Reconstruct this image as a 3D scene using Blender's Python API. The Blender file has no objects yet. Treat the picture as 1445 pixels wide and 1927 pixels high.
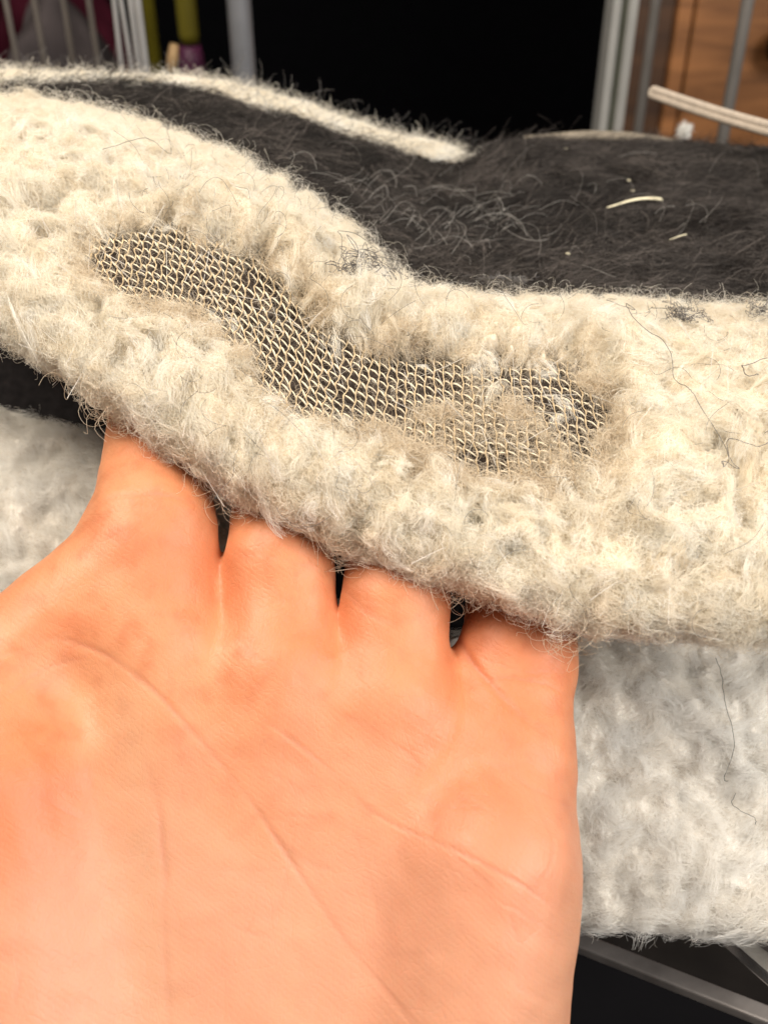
import bpy, math
import numpy as np
from mathutils import Vector, Matrix

rng = np.random.default_rng(7)
S = bpy.context.scene
COL = S.collection

# ------------------------------------------------------------------ camera
F_PX, CX, CY = 1900.0, 722.5, 963.5          # focal length / centre of the 1445x1927 photograph, in its pixels
PITCH = math.radians(34.7)
CAM_H = 0.40
cam = bpy.data.cameras.new('camera'); cam_o = bpy.data.objects.new('camera', cam); COL.objects.link(cam_o)
cam.sensor_fit = 'HORIZONTAL'; cam.sensor_width = 36.0
cam.lens = 36.0 * F_PX / 1445.0
cam.clip_start = 0.005; cam.clip_end = 30.0
cam_o.location = (0, 0, CAM_H)
cam_o.rotation_euler = (math.pi / 2 - PITCH, 0, 0)
cam.dof.use_dof = True
cam.dof.focus_distance = 0.163
cam.dof.aperture_fstop = cam.lens / 1.65
cam.dof.aperture_blades = 0
S.camera = cam_o

# ------------------------------------------------------------------ world, lamps, exposure
w = bpy.data.worlds.new('World'); S.world = w; w.use_nodes = True
bg = w.node_tree.nodes['Background']
bg.inputs['Color'].default_value = (1.0, 0.93, 0.85, 1); bg.inputs['Strength'].default_value = 0.36

SP, CP = math.sin(PITCH), math.cos(PITCH)
RIGHT = np.array([1.0, 0, 0]); UP = np.array([0, SP, CP]); FWD = np.array([0, CP, -SP])
CAM = np.array([0, 0, CAM_H])


def c2w(p):
    """camera-space centimetres (right, up, forward) -> world metres"""
    p = np.asarray(p, float)
    return CAM + 0.01 * (p[..., 0:1] * RIGHT + p[..., 1:2] * UP + p[..., 2:3] * FWD)


def cam_cm(x, y, z):
    x, y, z = np.broadcast_arrays(np.asarray(x, float), np.asarray(y, float), np.asarray(z, float))
    return np.stack([(x - CX) / F_PX * z, (CY - y) / F_PX * z, z], -1)


def P(x, y, z):
    return c2w(cam_cm(x, y, z))


def PF(x, y, fwd_cm):
    """point on the ray of a photo pixel at horizontal distance fwd_cm"""
    d = (x - CX) / F_PX * RIGHT + (CY - y) / F_PX * UP + FWD
    return CAM + d * (fwd_cm * 0.01 / d[1])


def lamp(name, loc_cm, aim_cm, size, power, color):
    L = bpy.data.lights.new(name, 'AREA'); o = bpy.data.objects.new(name, L); COL.objects.link(o)
    L.shape = 'DISK'; L.size = size; L.energy = power; L.color = color
    a = Vector(c2w(np.array(loc_cm, float))); b = Vector(c2w(np.array(aim_cm, float)))
    o.location = a; o.rotation_euler = (b - a).to_track_quat('-Z', 'Y').to_euler()
    return o


lamp('ceiling_lamp', (-24, 36, -12), (0, 2, 17), 0.24, 6.2, (1.0, 0.915, 0.80))
lamp('fill_light', (36, 10, -22), (5, -5, 18), 0.34, 6.0, (1.0, 0.97, 0.93))  # added unseen fill from the front right, brightens the lower pad

S.view_settings.view_transform = 'Standard'; S.view_settings.look = 'None'
S.view_settings.exposure = -0.6; S.view_settings.gamma = 1.0
S.cycles.use_denoising = True
S.cycles.use_adaptive_sampling = True; S.cycles.adaptive_threshold = 0.02; S.cycles.adaptive_min_samples = 16
S.cycles.max_bounces = 6; S.cycles.diffuse_bounces = 3; S.cycles.transparent_max_bounces = 8
try:
    S.cycles_curves.shape = 'RIBBONS'; S.cycles_curves.subdivisions = 1
except Exception:
    pass


# ------------------------------------------------------------------ helpers
def put(name, data, parent=None, label=None, cat=None, group=None, kind=None):
    o = bpy.data.objects.new(name, data); COL.objects.link(o)
    if parent is not None: o.parent = parent
    if label: o['label'] = label
    if cat: o['category'] = cat
    if group: o['group'] = group
    if kind: o['kind'] = kind
    return o


def empty(name, loc, label, cat, group=None):
    o = put(name, None, None, label, cat, group)
    o.location = Vector(loc)
    o.empty_display_size = 0.01
    return o


def origin(o):
    """world position of an object from its chain of parents"""
    t = np.zeros(3)
    while o is not None: t = t + np.array(o.location); o = o.parent
    return t


def mesh_obj(name, verts, faces, mat, parent=None, smooth=True, **kw):
    me = bpy.data.meshes.new(name)
    v = np.asarray(verts, float)
    if parent is not None: v = v - origin(parent)
    me.from_pydata(v.tolist(), [], faces if isinstance(faces, list) else faces.tolist())
    me.materials.append(mat)
    if smooth: me.polygons.foreach_set('use_smooth', np.ones(len(me.polygons), bool))
    me.update()
    return put(name, me, parent, **kw)


def curves_obj(name, pts, radius, mat, parent=None, tint=None, **kw):
    """pts (n,k,3) world metres, radius (n,k) or (n,) metres -> one hair-curves object"""
    n, k, _ = pts.shape
    h = bpy.data.hair_curves.new(name)
    h.add_curves([k] * n)
    p = pts - origin(parent) if parent is not None else pts
    h.attributes['position'].data.foreach_set('vector', np.ascontiguousarray(p, np.float32).ravel())
    r = np.asarray(radius, np.float32)
    if r.ndim == 1: r = np.repeat(r[:, None], k, 1)
    a = h.attributes.get('radius') or h.attributes.new('radius', 'FLOAT', 'POINT')
    a.data.foreach_set('value', np.ascontiguousarray(r, np.float32).ravel())
    if tint is not None:
        a = h.attributes.new('tint', 'FLOAT', 'CURVE')
        a.data.foreach_set('value', np.ascontiguousarray(tint, np.float32))
    h.materials.append(mat)
    return put(name, h, parent, **kw)


def grid_faces(nu, nv):
    i = np.arange(nu * nv).reshape(nu, nv)
    return np.stack([i[:-1, :-1], i[1:, :-1], i[1:, 1:], i[:-1, 1:]], -1).reshape(-1, 4)


def tube_mesh(path, r, sides=10, caps=True):
    path = np.asarray(path, float); n = len(path)
    r = np.broadcast_to(np.asarray(r, float), (n,))
    t = np.gradient(path, axis=0); t /= np.linalg.norm(t, axis=1, keepdims=True) + 1e-12
    a = np.array([0.0, 0, 1.0]) if abs(t[0][2]) < 0.9 else np.array([1.0, 0, 0])
    V = []
    for i in range(n):
        b = np.cross(t[i], a); b /= np.linalg.norm(b) + 1e-12
        a = np.cross(b, t[i]); a /= np.linalg.norm(a) + 1e-12
        ang = np.arange(sides) * 2 * math.pi / sides
        V.append(path[i] + r[i] * (np.cos(ang)[:, None] * a + np.sin(ang)[:, None] * b))
    V = np.concatenate(V)
    Fc = []
    for i in range(n - 1):
        for j in range(sides):
            Fc.append([i * sides + j, i * sides + (j + 1) % sides, (i + 1) * sides + (j + 1) % sides, (i + 1) * sides + j])
    if caps:
        Fc.append(list(range(sides))[::-1]); Fc.append([(n - 1) * sides + j for j in range(sides)])
    return V, Fc


def box_mesh(x0, x1, y0, y1, z0, z1, bev=0.0):
    import bmesh
    bm = bmesh.new()
    bmesh.ops.create_cube(bm, size=1.0)
    for v in bm.verts:
        v.co = Vector((x0 + (v.co.x + .5) * (x1 - x0), y0 + (v.co.y + .5) * (y1 - y0), z0 + (v.co.z + .5) * (z1 - z0)))
    if bev > 0:
        bmesh.ops.bevel(bm, geom=list(bm.edges), offset=bev, segments=2, affect='EDGES', profile=0.6)
    bm.verts.index_update()
    V = np.array([v.co[:] for v in bm.verts]); Fc = [[v.index for v in f.verts] for f in bm.faces]
    bm.free()
    return V, Fc


# --- Perlin noise (vectorised)
_perm = np.random.default_rng(3).permutation(256); _perm = np.concatenate([_perm, _perm, _perm])
_g = np.random.default_rng(4).normal(size=(256, 3)); _g /= np.linalg.norm(_g, axis=1, keepdims=True)


def perlin(p):
    p = np.asarray(p, float); i = np.floor(p).astype(int); f = p - i
    u = f * f * f * (f * (f * 6 - 15) + 10)
    i &= 255
    out = 0
    for dx in (0, 1):
        wx = u[..., 0] if dx else 1 - u[..., 0]
        for dy in (0, 1):
            wy = u[..., 1] if dy else 1 - u[..., 1]
            for dz in (0, 1):
                wz = u[..., 2] if dz else 1 - u[..., 2]
                h = _perm[_perm[_perm[(i[..., 0] + dx) & 255] + ((i[..., 1] + dy) & 255)] + ((i[..., 2] + dz) & 255)]
                g = _g[h]
                out = out + wx * wy * wz * (g[..., 0] * (f[..., 0] - dx) + g[..., 1] * (f[..., 1] - dy) + g[..., 2] * (f[..., 2] - dz))
    return out * 1.5


def fbm(p, oct=3, gain=0.5):
    s, a = 0, 1.0
    for k in range(oct):
        s = s + a * perlin(p * 2 ** k + 17.3 * k); a *= gain
    return s


def cr(xs, ys, x):
    """smooth monotone-ish interpolation through (xs, ys)"""
    xs = np.asarray(xs, float); ys = np.asarray(ys, float); x = np.asarray(x, float)
    h = np.diff(xs); d = np.diff(ys) / h
    m = np.empty_like(ys); m[0], m[-1] = d[0], d[-1]
    m[1:-1] = (d[:-1] * h[1:] + d[1:] * h[:-1]) / (h[:-1] + h[1:])
    k = np.clip(np.searchsorted(xs, x) - 1, 0, len(xs) - 2)
    t = (x - xs[k]) / h[k]
    t2, t3 = t * t, t * t * t
    return (2 * t3 - 3 * t2 + 1) * ys[k] + (t3 - 2 * t2 + t) * h[k] * m[k] + (-2 * t3 + 3 * t2) * ys[k + 1] + (t3 - t2) * h[k] * m[k + 1]


def pts_in_poly_sd(x, y, poly):
    """signed distance to polygon, negative inside"""
    poly = np.asarray(poly, float); d = np.full(x.shape, 1e9); ins = np.zeros(x.shape, bool)
    n = len(poly)
    for a in range(n):
        x0, y0 = poly[a]; x1, y1 = poly[(a + 1) % n]
        ex, ey = x1 - x0, y1 - y0
        t = np.clip(((x - x0) * ex + (y - y0) * ey) / (ex * ex + ey * ey), 0, 1)
        d = np.minimum(d, np.hypot(x - x0 - t * ex, y - y0 - t * ey))
        c = ((y0 <= y) & (y1 > y)) | ((y1 <= y) & (y0 > y))
        if abs(ey) > 1e-9:
            ins ^= c & (x < x0 + (y - y0) / ey * ex)
    return np.where(ins, -d, d)


def smooth01(x):
    x = np.clip(x, 0, 1); return x * x * (3 - 2 * x)


# ------------------------------------------------------------------ materials
def new_mat(name):
    m = bpy.data.materials.new(name); m.use_nodes = True
    nt = m.node_tree; nt.nodes.clear()
    out = nt.nodes.new('ShaderNodeOutputMaterial')
    return m, nt, out


def N(nt, t, **kw):
    n = nt.nodes.new(t)
    for k, v in kw.items(): setattr(n, k, v)
    return n


def ramp(nt, stops):
    r = N(nt, 'ShaderNodeValToRGB'); e = r.color_ramp.elements
    while len(e) < len(stops): e.new(0.5)
    for k, (p, c) in enumerate(stops): e[k].position = p; e[k].color = (*c, 1)
    return r


def fibre_mat(name, stops, rough=0.5, spec=0.05, transl=0.45):
    m, nt, out = new_mat(name)
    at = N(nt, 'ShaderNodeAttribute', attribute_name='tint'); rp = ramp(nt, stops)
    nt.links.new(at.outputs['Fac'], rp.inputs['Fac'])
    d = N(nt, 'ShaderNodeBsdfDiffuse'); t = N(nt, 'ShaderNodeBsdfTranslucent'); mx = N(nt, 'ShaderNodeMixShader')
    nt.links.new(rp.outputs['Color'], d.inputs['Color']); nt.links.new(rp.outputs['Color'], t.inputs['Color'])
    mx.inputs[0].default_value = transl
    nt.links.new(d.outputs[0], mx.inputs[1]); nt.links.new(t.outputs[0], mx.inputs[2])
    g = N(nt, 'ShaderNodeBsdfHair', component='Reflection')
    g.inputs['Color'].default_value = (1, 0.95, 0.88, 1); g.inputs['RoughnessU'].default_value = rough; g.inputs['RoughnessV'].default_value = 0.8
    m2 = N(nt, 'ShaderNodeMixShader'); m2.inputs[0].default_value = spec
    nt.links.new(mx.outputs[0], m2.inputs[1]); nt.links.new(g.outputs[0], m2.inputs[2])
    nt.links.new(m2.outputs[0], out.inputs['Surface'])
    return m


def plain_mat(name, col, rough=0.6, metal=0.0, noise=0.15, scale=60.0, bump=0.0, spec=0.4, stretch=None):
    m, nt, out = new_mat(name)
    b = N(nt, 'ShaderNodeBsdfPrincipled')
    tc = N(nt, 'ShaderNodeTexCoord'); mp = N(nt, 'ShaderNodeMapping')
    if stretch: mp.inputs['Scale'].default_value = stretch
    nz = N(nt, 'ShaderNodeTexNoise'); nz.inputs['Scale'].default_value = scale; nz.inputs['Detail'].default_value = 6
    nt.links.new(tc.outputs['Object'], mp.inputs['Vector']); nt.links.new(mp.outputs[0], nz.inputs['Vector'])
    c = np.array(col)
    rp = ramp(nt, [(0.3, tuple(c * (1 - noise))), (0.7, tuple(np.minimum(c * (1 + noise), 1)))])
    nt.links.new(nz.outputs['Fac'], rp.inputs['Fac']); nt.links.new(rp.outputs[0], b.inputs['Base Color'])
    b.inputs['Roughness'].default_value = rough; b.inputs['Metallic'].default_value = metal
    b.inputs['Specular IOR Level'].default_value = spec
    if bump > 0:
        bp = N(nt, 'ShaderNodeBump'); bp.inputs['Strength'].default_value = 1.0; bp.inputs['Distance'].default_value = bump
        nt.links.new(nz.outputs['Fac'], bp.inputs['Height']); nt.links.new(bp.outputs[0], b.inputs['Normal'])
    nt.links.new(b.outputs[0], out.inputs['Surface'])
    return m


CREAM = [(0.0, (0.66, 0.54, 0.40)), (0.35, (0.84, 0.75, 0.60)), (0.7, (0.93, 0.88, 0.77)), (1.0, (0.97, 0.95, 0.90))]
WHITE = [(0.0, (0.72, 0.63, 0.52)), (0.4, (0.90, 0.85, 0.77)), (0.75, (0.95, 0.925, 0.875)), (1.0, (0.97, 0.96, 0.93))]
CHAR = [(0.0, (0.006, 0.005, 0.005)), (0.6, (0.019, 0.0155, 0.0142)), (0.9, (0.062, 0.052, 0.047)), (1.0, (0.20, 0.17, 0.15))]
M_CREAM = fibre_mat('cream_fleece', CREAM)
M_WHITE = fibre_mat('white_fleece', WHITE)
M_FUR = fibre_mat('charcoal_fur', CHAR, rough=0.3, spec=0.03, transl=0.1)
M_TAN = fibre_mat('tan_fuzz', [(0, (0.58, 0.46, 0.32)), (1, (0.88, 0.79, 0.63))], spec=0.12)
M_DARKHAIR = fibre_mat('dark_hair', [(0, (0.015, 0.013, 0.014)), (1, (0.05, 0.045, 0.05))], rough=0.3, spec=0.15, transl=0.1)
M_PALEHAIR = fibre_mat('pale_hair', [(0, (0.35, 0.32, 0.29)), (1, (0.75, 0.72, 0.66))], rough=0.25, spec=0.35)

# felt under the pile: cream where the pile is rooted, bare dark cloth where it is worn away (attribute 'worn')
def felt_mat(name, cream, dark):
    m, nt, out = new_mat(name)
    b = N(nt, 'ShaderNodeBsdfPrincipled'); b.inputs['Roughness'].default_value = 0.95; b.inputs['Specular IOR Level'].default_value = 0.1
    at = N(nt, 'ShaderNodeAttribute', attribute_name='worn')
    tc = N(nt, 'ShaderNodeTexCoord'); nz = N(nt, 'ShaderNodeTexNoise'); nz.inputs['Scale'].default_value = 900; nz.inputs['Detail'].default_value = 4
    nt.links.new(tc.outputs['Object'], nz.inputs['Vector'])
    r1 = ramp(nt, [(0.3, tuple(np.array(cream) * .8)), (0.7, cream)]); r2 = ramp(nt, [(0.3, tuple(np.array(dark) * .6)), (0.75, tuple(np.array(dark) * 1.7))])
    nt.links.new(nz.outputs['Fac'], r1.inputs['Fac']); nt.links.new(nz.outputs['Fac'], r2.inputs['Fac'])
    mx = N(nt, 'ShaderNodeMix', data_type='RGBA')
    nt.links.new(at.outputs['Fac'], mx.inputs['Factor']); nt.links.new(r1.outputs[0], mx.inputs['A']); nt.links.new(r2.outputs[0], mx.inputs['B'])
    bp = N(nt, 'ShaderNodeBump'); bp.inputs['Distance'].default_value = 0.0004
    nt.links.new(nz.outputs['Fac'], bp.inputs['Height']); nt.links.new(bp.outputs[0], b.inputs['Normal'])
    nt.links.new(mx.outputs['Result'], b.inputs['Base Color']); nt.links.new(b.outputs[0], out.inputs['Surface'])
    return m


M_FELT = felt_mat('cream_felt', (0.80, 0.70, 0.55), (0.050, 0.039, 0.032))
M_FELTW = felt_mat('white_felt', (0.90, 0.85, 0.77), (0.05, 0.04, 0.04))
M_HIDE = plain_mat('charcoal_cloth', (0.014, 0.012, 0.012), 0.95, noise=0.4, scale=500, spec=0.1)
M_KNIT = plain_mat('knit_yarn', (0.52, 0.40, 0.25), .95, noise=0.18, scale=700, spec=.04)
M_KNITW = plain_mat('knit_link', (0.70, 0.61, 0.46), .95, noise=0.12, scale=700, spec=.04)


# ------------------------------------------------------------------ cloth surfaces: grids whose columns follow the cloth
class Surf:
    def __init__(s, Pg):
        s.P = Pg; s.nu, s.nv = Pg.shape[:2]
        s.Tu = np.gradient(Pg, axis=0); s.Tv = np.gradient(Pg, axis=1)
        s.Lu = np.linalg.norm(s.Tu, axis=-1) + 1e-9; s.Lv = np.linalg.norm(s.Tv, axis=-1) + 1e-9
        s.Tu = s.Tu / s.Lu[..., None]; s.Tv = s.Tv / s.Lv[..., None]
        n = np.cross(s.Tu, s.Tv); s.N = n / (np.linalg.norm(n, axis=-1, keepdims=True) + 1e-9)
        s.area = s.Lu * s.Lv

    def face_camera(s):
        d = (s.N * (CAM - s.P)).sum(-1)
        if np.median(d[:, s.nv // 4: s.nv * 3 // 4]) < 0: s.N = -s.N

    def at(s, arr, u, v):
        u = np.clip(u, 0, s.nu - 1.001); v = np.clip(v, 0, s.nv - 1.001)
        i = u.astype(int); j = v.astype(int); fu = u - i; fv = v - j
        if arr.ndim == 3: fu = fu[:, None]; fv = fv[:, None]
        return (arr[i, j] * (1 - fu) * (1 - fv) + arr[i + 1, j] * fu * (1 - fv) + arr[i, j + 1] * (1 - fu) * fv + arr[i + 1, j + 1] * fu * fv)

    def sample(s, n, dens):
        wgt = (s.area * dens).ravel(); c = np.cumsum(wgt); k = np.searchsorted(c, rng.random(n) * c[-1])
        return k // s.nv + rng.random(n) - .5, k % s.nv + rng.random(n) - .5


def pile(surf, n_tuft, per, dens, length=(0.004, 0.009), sigma=0.0022, flow=(0.0, 0.9), lift=0.0011, curl=0.00035, tight=0.3,
         layer=0.0006, k=6, tint_mu=0.65, tint_sd=0.16, keep=None, flow_scale=90.0, tint_field=None):
    """matted fleece: tufts of fibres that share a direction, a height and a shade"""
    tu, tv = surf.sample(n_tuft, dens)
    pc = surf.at(surf.P, tu, tv)
    th = flow[0] + flow[1] * 1.6 * perlin(pc * flow_scale) * 1.5 + rng.normal(0, 0.35, n_tuft)
    th = th + math.pi * (rng.random(n_tuft) < 0.35)
    tt = np.clip(rng.normal(tint_mu, tint_sd, n_tuft) + 0.22 * perlin(pc * 60), 0, 1)
    if tint_field is not None: tt = np.clip(tt + surf.at(tint_field, tu, tv), 0, 1)
    hh = rng.uniform(0.4, 1.25, n_tuft)
    ll = rng.uniform(length[0], length[1], n_tuft)
    id_ = np.repeat(np.arange(n_tuft), per); n = len(id_)
    sg = sigma * rng.uniform(0.5, 1.4, n_tuft)[id_]
    gx, gy = rng.normal(size=n), rng.normal(size=n)
    # tufts are elongated along their own direction
    ct, st = np.cos(th[id_]), np.sin(th[id_])
    ox = (ct * gx * 1.5 - st * gy * 0.75) * sg; oy = (st * gx * 1.5 + ct * gy * 0.75) * sg
    u = tu[id_] + ox / surf.at(surf.Lu, tu, tv)[id_]; v = tv[id_] + oy / surf.at(surf.Lv, tu, tv)[id_]
    ok = (u > 0) & (u < surf.nu - 1) & (v > 0) & (v < surf.nv - 1)
    dmax = dens.max()
    ok &= rng.random(n) < np.clip(surf.at(dens, u, v) / dmax * 1.6, 0, 1)
    # no fibre may reach over a bare spot
    for e_ in (-.35, .3, .7):
        ue = u + ct * ll[id_] * e_ / surf.at(surf.Lu, tu, tv)[id_]; ve = v + st * ll[id_] * e_ / surf.at(surf.Lv, tu, tv)[id_]
        ok &= rng.random(n) < np.clip(surf.at(dens, ue, ve) / dmax * 2.2 + .02, 0, 1)
    u, v, id_, gx, gy = u[ok], v[ok], id_[ok], gx[ok], gy[ok]; n = len(u)
    root = surf.at(surf.P, u, v); nn = surf.at(surf.N, u, v); a = surf.at(surf.Tu, u, v); b = surf.at(surf.Tv, u, v)
    nn /= np.linalg.norm(nn, axis=1, keepdims=True)
    t2 = th[id_] + rng.normal(0, tight, n)
    d = np.cos(t2)[:, None] * a + np.sin(t2)[:, None] * b
    sd = np.cross(nn, d)
    L = ll[id_] * rng.uniform(0.5, 1.2, n)
    r2 = gx * gx + gy * gy
    base_h = hh[id_] * lift * np.exp(-r2 / 2.5) * rng.random(n) ** 0.5 + layer * rng.random(n) * 0.6
    s = np.linspace(0, 1, k)[None, :, None]
    f1, f2 = rng.uniform(0.6, 1.8, n)[:, None, None], rng.uniform(0.6, 1.8, n)[:, None, None]
    p1, p2 = rng.uniform(0, 6.28, n)[:, None, None], rng.uniform(0, 6.28, n)[:, None, None]
    A = (curl * rng.uniform(0.3, 1.5, n))[:, None, None]
    bend = rng.normal(0, 0.35, n)[:, None, None]
    pts = (root[:, None] + d[:, None] * (L[:, None, None] * (s - 0.35)) + sd[:, None] * (A * np.sin(6.28 * f1 * s + p1) + bend * L[:, None, None] * (s - .35) ** 2)
           + nn[:, None] * (base_h[:, None, None] + 0.6 * A * np.sin(6.28 * f2 * s + p2) + L[:, None, None] * 0.10 * s * rng.random(n)[:, None, None]))
    tint = np.clip(tt[id_] + rng.normal(0, 0.1, n), 0, 1)
    return pts, tint


def locks(surf, n, per, dens, L=(.004, .010), R=(.0004, .0010), lift=(.0003, .0018), turn=1.6, flow=(0.0, 1.0), k=7, tint=(.75, .14), flow_scale=90.0):
    """felted locks: each a bundle of fibres that follows one bent, tapering guide over the cloth"""
    u, v = surf.sample(n, dens)
    c = surf.at(surf.P, u, v); nn = surf.at(surf.N, u, v); a = surf.at(surf.Tu, u, v); b = surf.at(surf.Tv, u, v)
    nn /= np.linalg.norm(nn, axis=1, keepdims=True)
    th0 = flow[0] + flow[1] * 2.2 * perlin(c * flow_scale) + rng.normal(0, .45, n) + math.pi * (rng.random(n) < .5)
    kap = rng.normal(0, turn, n); len_ = rng.uniform(*L, n) * rng.uniform(.6, 1.2, n); h = rng.uniform(*lift, n); r = rng.uniform(*R, n)
    tn = np.clip(rng.normal(tint[0], tint[1], n), 0, 1)
    s = np.linspace(0, 1, k)
    th = th0[:, None] + kap[:, None] * s[None]
    st = len_[:, None, None] / (k - 1) * (np.cos(th)[..., None] * a[:, None] + np.sin(th)[..., None] * b[:, None])
    st[:, 0] = 0
    g = c[:, None] + np.cumsum(st, 1) - st.sum(1)[:, None] * .5 + nn[:, None] * (h[:, None] * np.sin(math.pi * (s * .9 + .08))[None])[..., None]
    sd = np.cross(nn[:, None], np.cos(th)[..., None] * a[:, None] + np.sin(th)[..., None] * b[:, None])
    i = np.repeat(np.arange(n), per); m = len(i)
    ph = rng.uniform(0, 6.28, m)[:, None] + rng.normal(0, 1.2, m)[:, None] * s[None]
    rr = (r[i] * np.sqrt(rng.random(m)))[:, None] * (1.05 - .75 * np.abs(s[None] - .4) ** 1.3 * 1.6) * (1 + .35 * rng.normal(size=(m, 1)))
    wav = np.cumsum(rng.normal(0, .0002, (m, k)), 1)
    pts = g[i] + sd[i] * (rr * np.cos(ph) + wav)[..., None] + nn[i][:, None] * (rr * np.sin(ph) * .45 + r[i][:, None] * .3)[..., None]
    sl = rng.uniform(-.4, .4, m)[:, None, None] * (pts[:, -1:] - pts[:, :1])       # fibres start and stop at different places
    return pts + sl, np.clip(tn[i] + rng.normal(0, .08, m), 0, 1)


def fuzz(surf, n, dens, length=(0.003, 0.007), out=0.6, curl=0.0008, k=7, turns=(0.6, 1.8), down=0.0, along=None):
    """loose single fibres that stand off the cloth in curls"""
    u, v = surf.sample(n, dens)
    root = surf.at(surf.P, u, v); nn = surf.at(surf.N, u, v); a = surf.at(surf.Tu, u, v); b = surf.at(surf.Tv, u, v)
    th = rng.uniform(0, 6.28, n) if along is None else rng.normal(along[0], along[1], n)
    d = np.cos(th)[:, None] * a + np.sin(th)[:, None] * b + nn * (out * rng.random(n))[:, None] + np.array([0, 0, -down])
    d /= np.linalg.norm(d, axis=1, keepdims=True)
    e = np.cross(d, nn + 1e-6); e /= np.linalg.norm(e, axis=1, keepdims=True); g = np.cross(d, e)
    L = rng.uniform(*length, n)[:, None, None]; s = np.linspace(0, 1, k)[None, :, None]
    f = rng.uniform(*turns, n)[:, None, None]; ph = rng.uniform(0, 6.28, n)[:, None, None]
    A = (curl * rng.uniform(0.2, 1.6, n))[:, None, None]
    pts = root[:, None] + nn[:, None] * 0.0003 + d[:, None] * L * s + A * (e[:, None] * (np.sin(6.28 * f * s + ph) - np.sin(ph)) + g[:, None] * (np.cos(6.28 * f * s + ph) - np.cos(ph)))
    return pts, rng.random(n)


# ================================================================== THE SETTING
M_DARKWALL = plain_mat('dark_wall', (0.004, 0.004, 0.005), 0.9, spec=0.05)
M_FLOOR = plain_mat('dark_floor', (0.0035, 0.003, 0.004), 0.8, noise=0.4, scale=20, spec=0.2)
V, Fc = box_mesh(-2.5, 2.5, -0.6, 1.6, -0.05, 0.0)
mesh_obj('floor', V, Fc, M_FLOOR, smooth=False, kind='structure')
V, Fc = box_mesh(-2.5, 2.5, 1.30, 1.36, 0.0, 2.2)
mesh_obj('wall', V, Fc, M_DARKWALL, smooth=False, kind='structure')

# ================================================================== THE BLANKET
blanket = empty('fleece_blanket', P(700, 1100, 18.5), 'charcoal fur blanket with thick cream fleece edge, worn through to its knit backing', 'blanket')

XC = [-260, -120, 0, 150, 300, 450, 560, 640, 700, 780, 900, 1100, 1300, 1445, 1600, 1720]
YC = [184, 188, 198, 220, 260, 316, 376, 436, 496, 552, 572, 584, 590, 595, 598, 600]
XB = [-260, -120, 0, 110, 220, 330, 420, 500, 600, 680, 850, 950, 1020, 1090, 1250, 1445, 1600, 1720]
YB = [440, 530, 606, 682, 752, 828, 896, 938, 984, 1026, 1082, 1112, 1146, 1168, 1182, 1188, 1190, 1190]
yc = lambda x: cr(XC, YC, x)
yb = lambda x: cr(XB, YB, x)
zc = lambda x: cr([-260, 0, 300, 600, 800, 1100, 1720], [22.5, 21.6, 20.6, 19.6, 19.0, 18.8, 19.0], x)   # depth of the crest
zm = lambda x: cr([-260, 0, 300, 600, 800, 1100, 1720], [18.2, 17.7, 16.75, 16.05, 15.65, 15.3, 15.6], x)   # of the belly
zb = lambda x: cr([-260, 0, 300, 600, 800, 1100, 1720], [17.1, 16.7, 15.65, 15.15, 14.85, 14.55, 14.9], x)   # of the hem
TT = [0, .10, .17, .28, .42, .58, .72, .82, .88, .93, 1.0]
FY = [.10, .0, .035, .17, .40, .64, .84, .955, 1.0, .985, .90]
#       depth as weights of (crest, belly, hem) + extra
ZW = [(1, 0, 0, 1.3), (1, 0, 0, .45), (1, 0, 0, 0), (.55, .45, 0, -.15), (.12, .88, 0, 0), (0, .75, .25, 0), (0, .2, .8, -.05), (0, 0, 1, .05), (0, 0, 1, .38), (0, 0, 1, .68), (0, 0, 1, .85)]

ux = np.arange(-240, 1701, 3.0); tt = np.linspace(0, 1, 300)
fy = cr(TT, FY, tt)
w1, w2, w3, w4 = [cr(TT, [z[k] for z in ZW], tt) for k in range(4)]
X, T = np.meshgrid(ux, tt, indexing='ij')
YY = yc(ux)[:, None] + fy[None] * (yb(ux) - yc(ux))[:, None]
ZZ = zc(ux)[:, None] * w1 + zm(ux)[:, None] * w2 + zb(ux)[:, None] * w3 + w4
# broad rumples of the lifted edge
base = cam_cm(X, YY, ZZ)
ZZ = ZZ + 0.28 * fbm(np.stack([base[..., 0] * .45, base[..., 1] * .45, np.full(X.shape, 3.1)], -1), 2) * smooth01((T - .12) / .15) * smooth01((.95 - T) / .1)
fold = Surf(P(X, YY, ZZ)); fold.face_camera()

# where the pile is worn away (in the cloth's own columns and rows)
WORN = [[(165, 500), (200, 458), (290, 440), (345, 440), (370, 470), (430, 480), (490, 490), (520, 540), (560, 575), (610, 630), (680, 665), (730, 680), (870, 690), (868, 770), (770, 790), (765, 835), (700, 800), (610, 800), (520, 765), (480, 735), (470, 670), (440, 650), (385, 600), (300, 585), (230, 565)],
        [(925, 690), (1000, 700), (1075, 695), (1095, 740), (1145, 770), (1140, 830), (1075, 870), (1035, 820), (990, 775), (925, 765)],
        [(865, 830), (925, 835), (930, 885), (890, 895), (850, 875)]]
FUZZY = [(835, 690), (945, 690), (945, 770), (1000, 800), (1060, 870), (1150, 840), (1140, 865), (1040, 892), (930, 895), (840, 872), (760, 835), (720, 800), (840, 780)]
THIN = [[(150, 470), (250, 440), (350, 438), (520, 500), (630, 640), (900, 690), (1110, 700), (1180, 790), (1170, 900), (1000, 960), (800, 915), (620, 835), (470, 770), (420, 660), (300, 610), (150, 570)]]
wn = fbm(fold.P * 420, 3) * 28
sdw = np.minimum.reduce([pts_in_poly_sd(X, YY, p) for p in WORN]) + wn
sdt = pts_in_poly_sd(X, YY, THIN[0]) + fbm(fold.P * 260 + 9, 3) * 34
front = (T > .12) & (T < .9)
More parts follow.
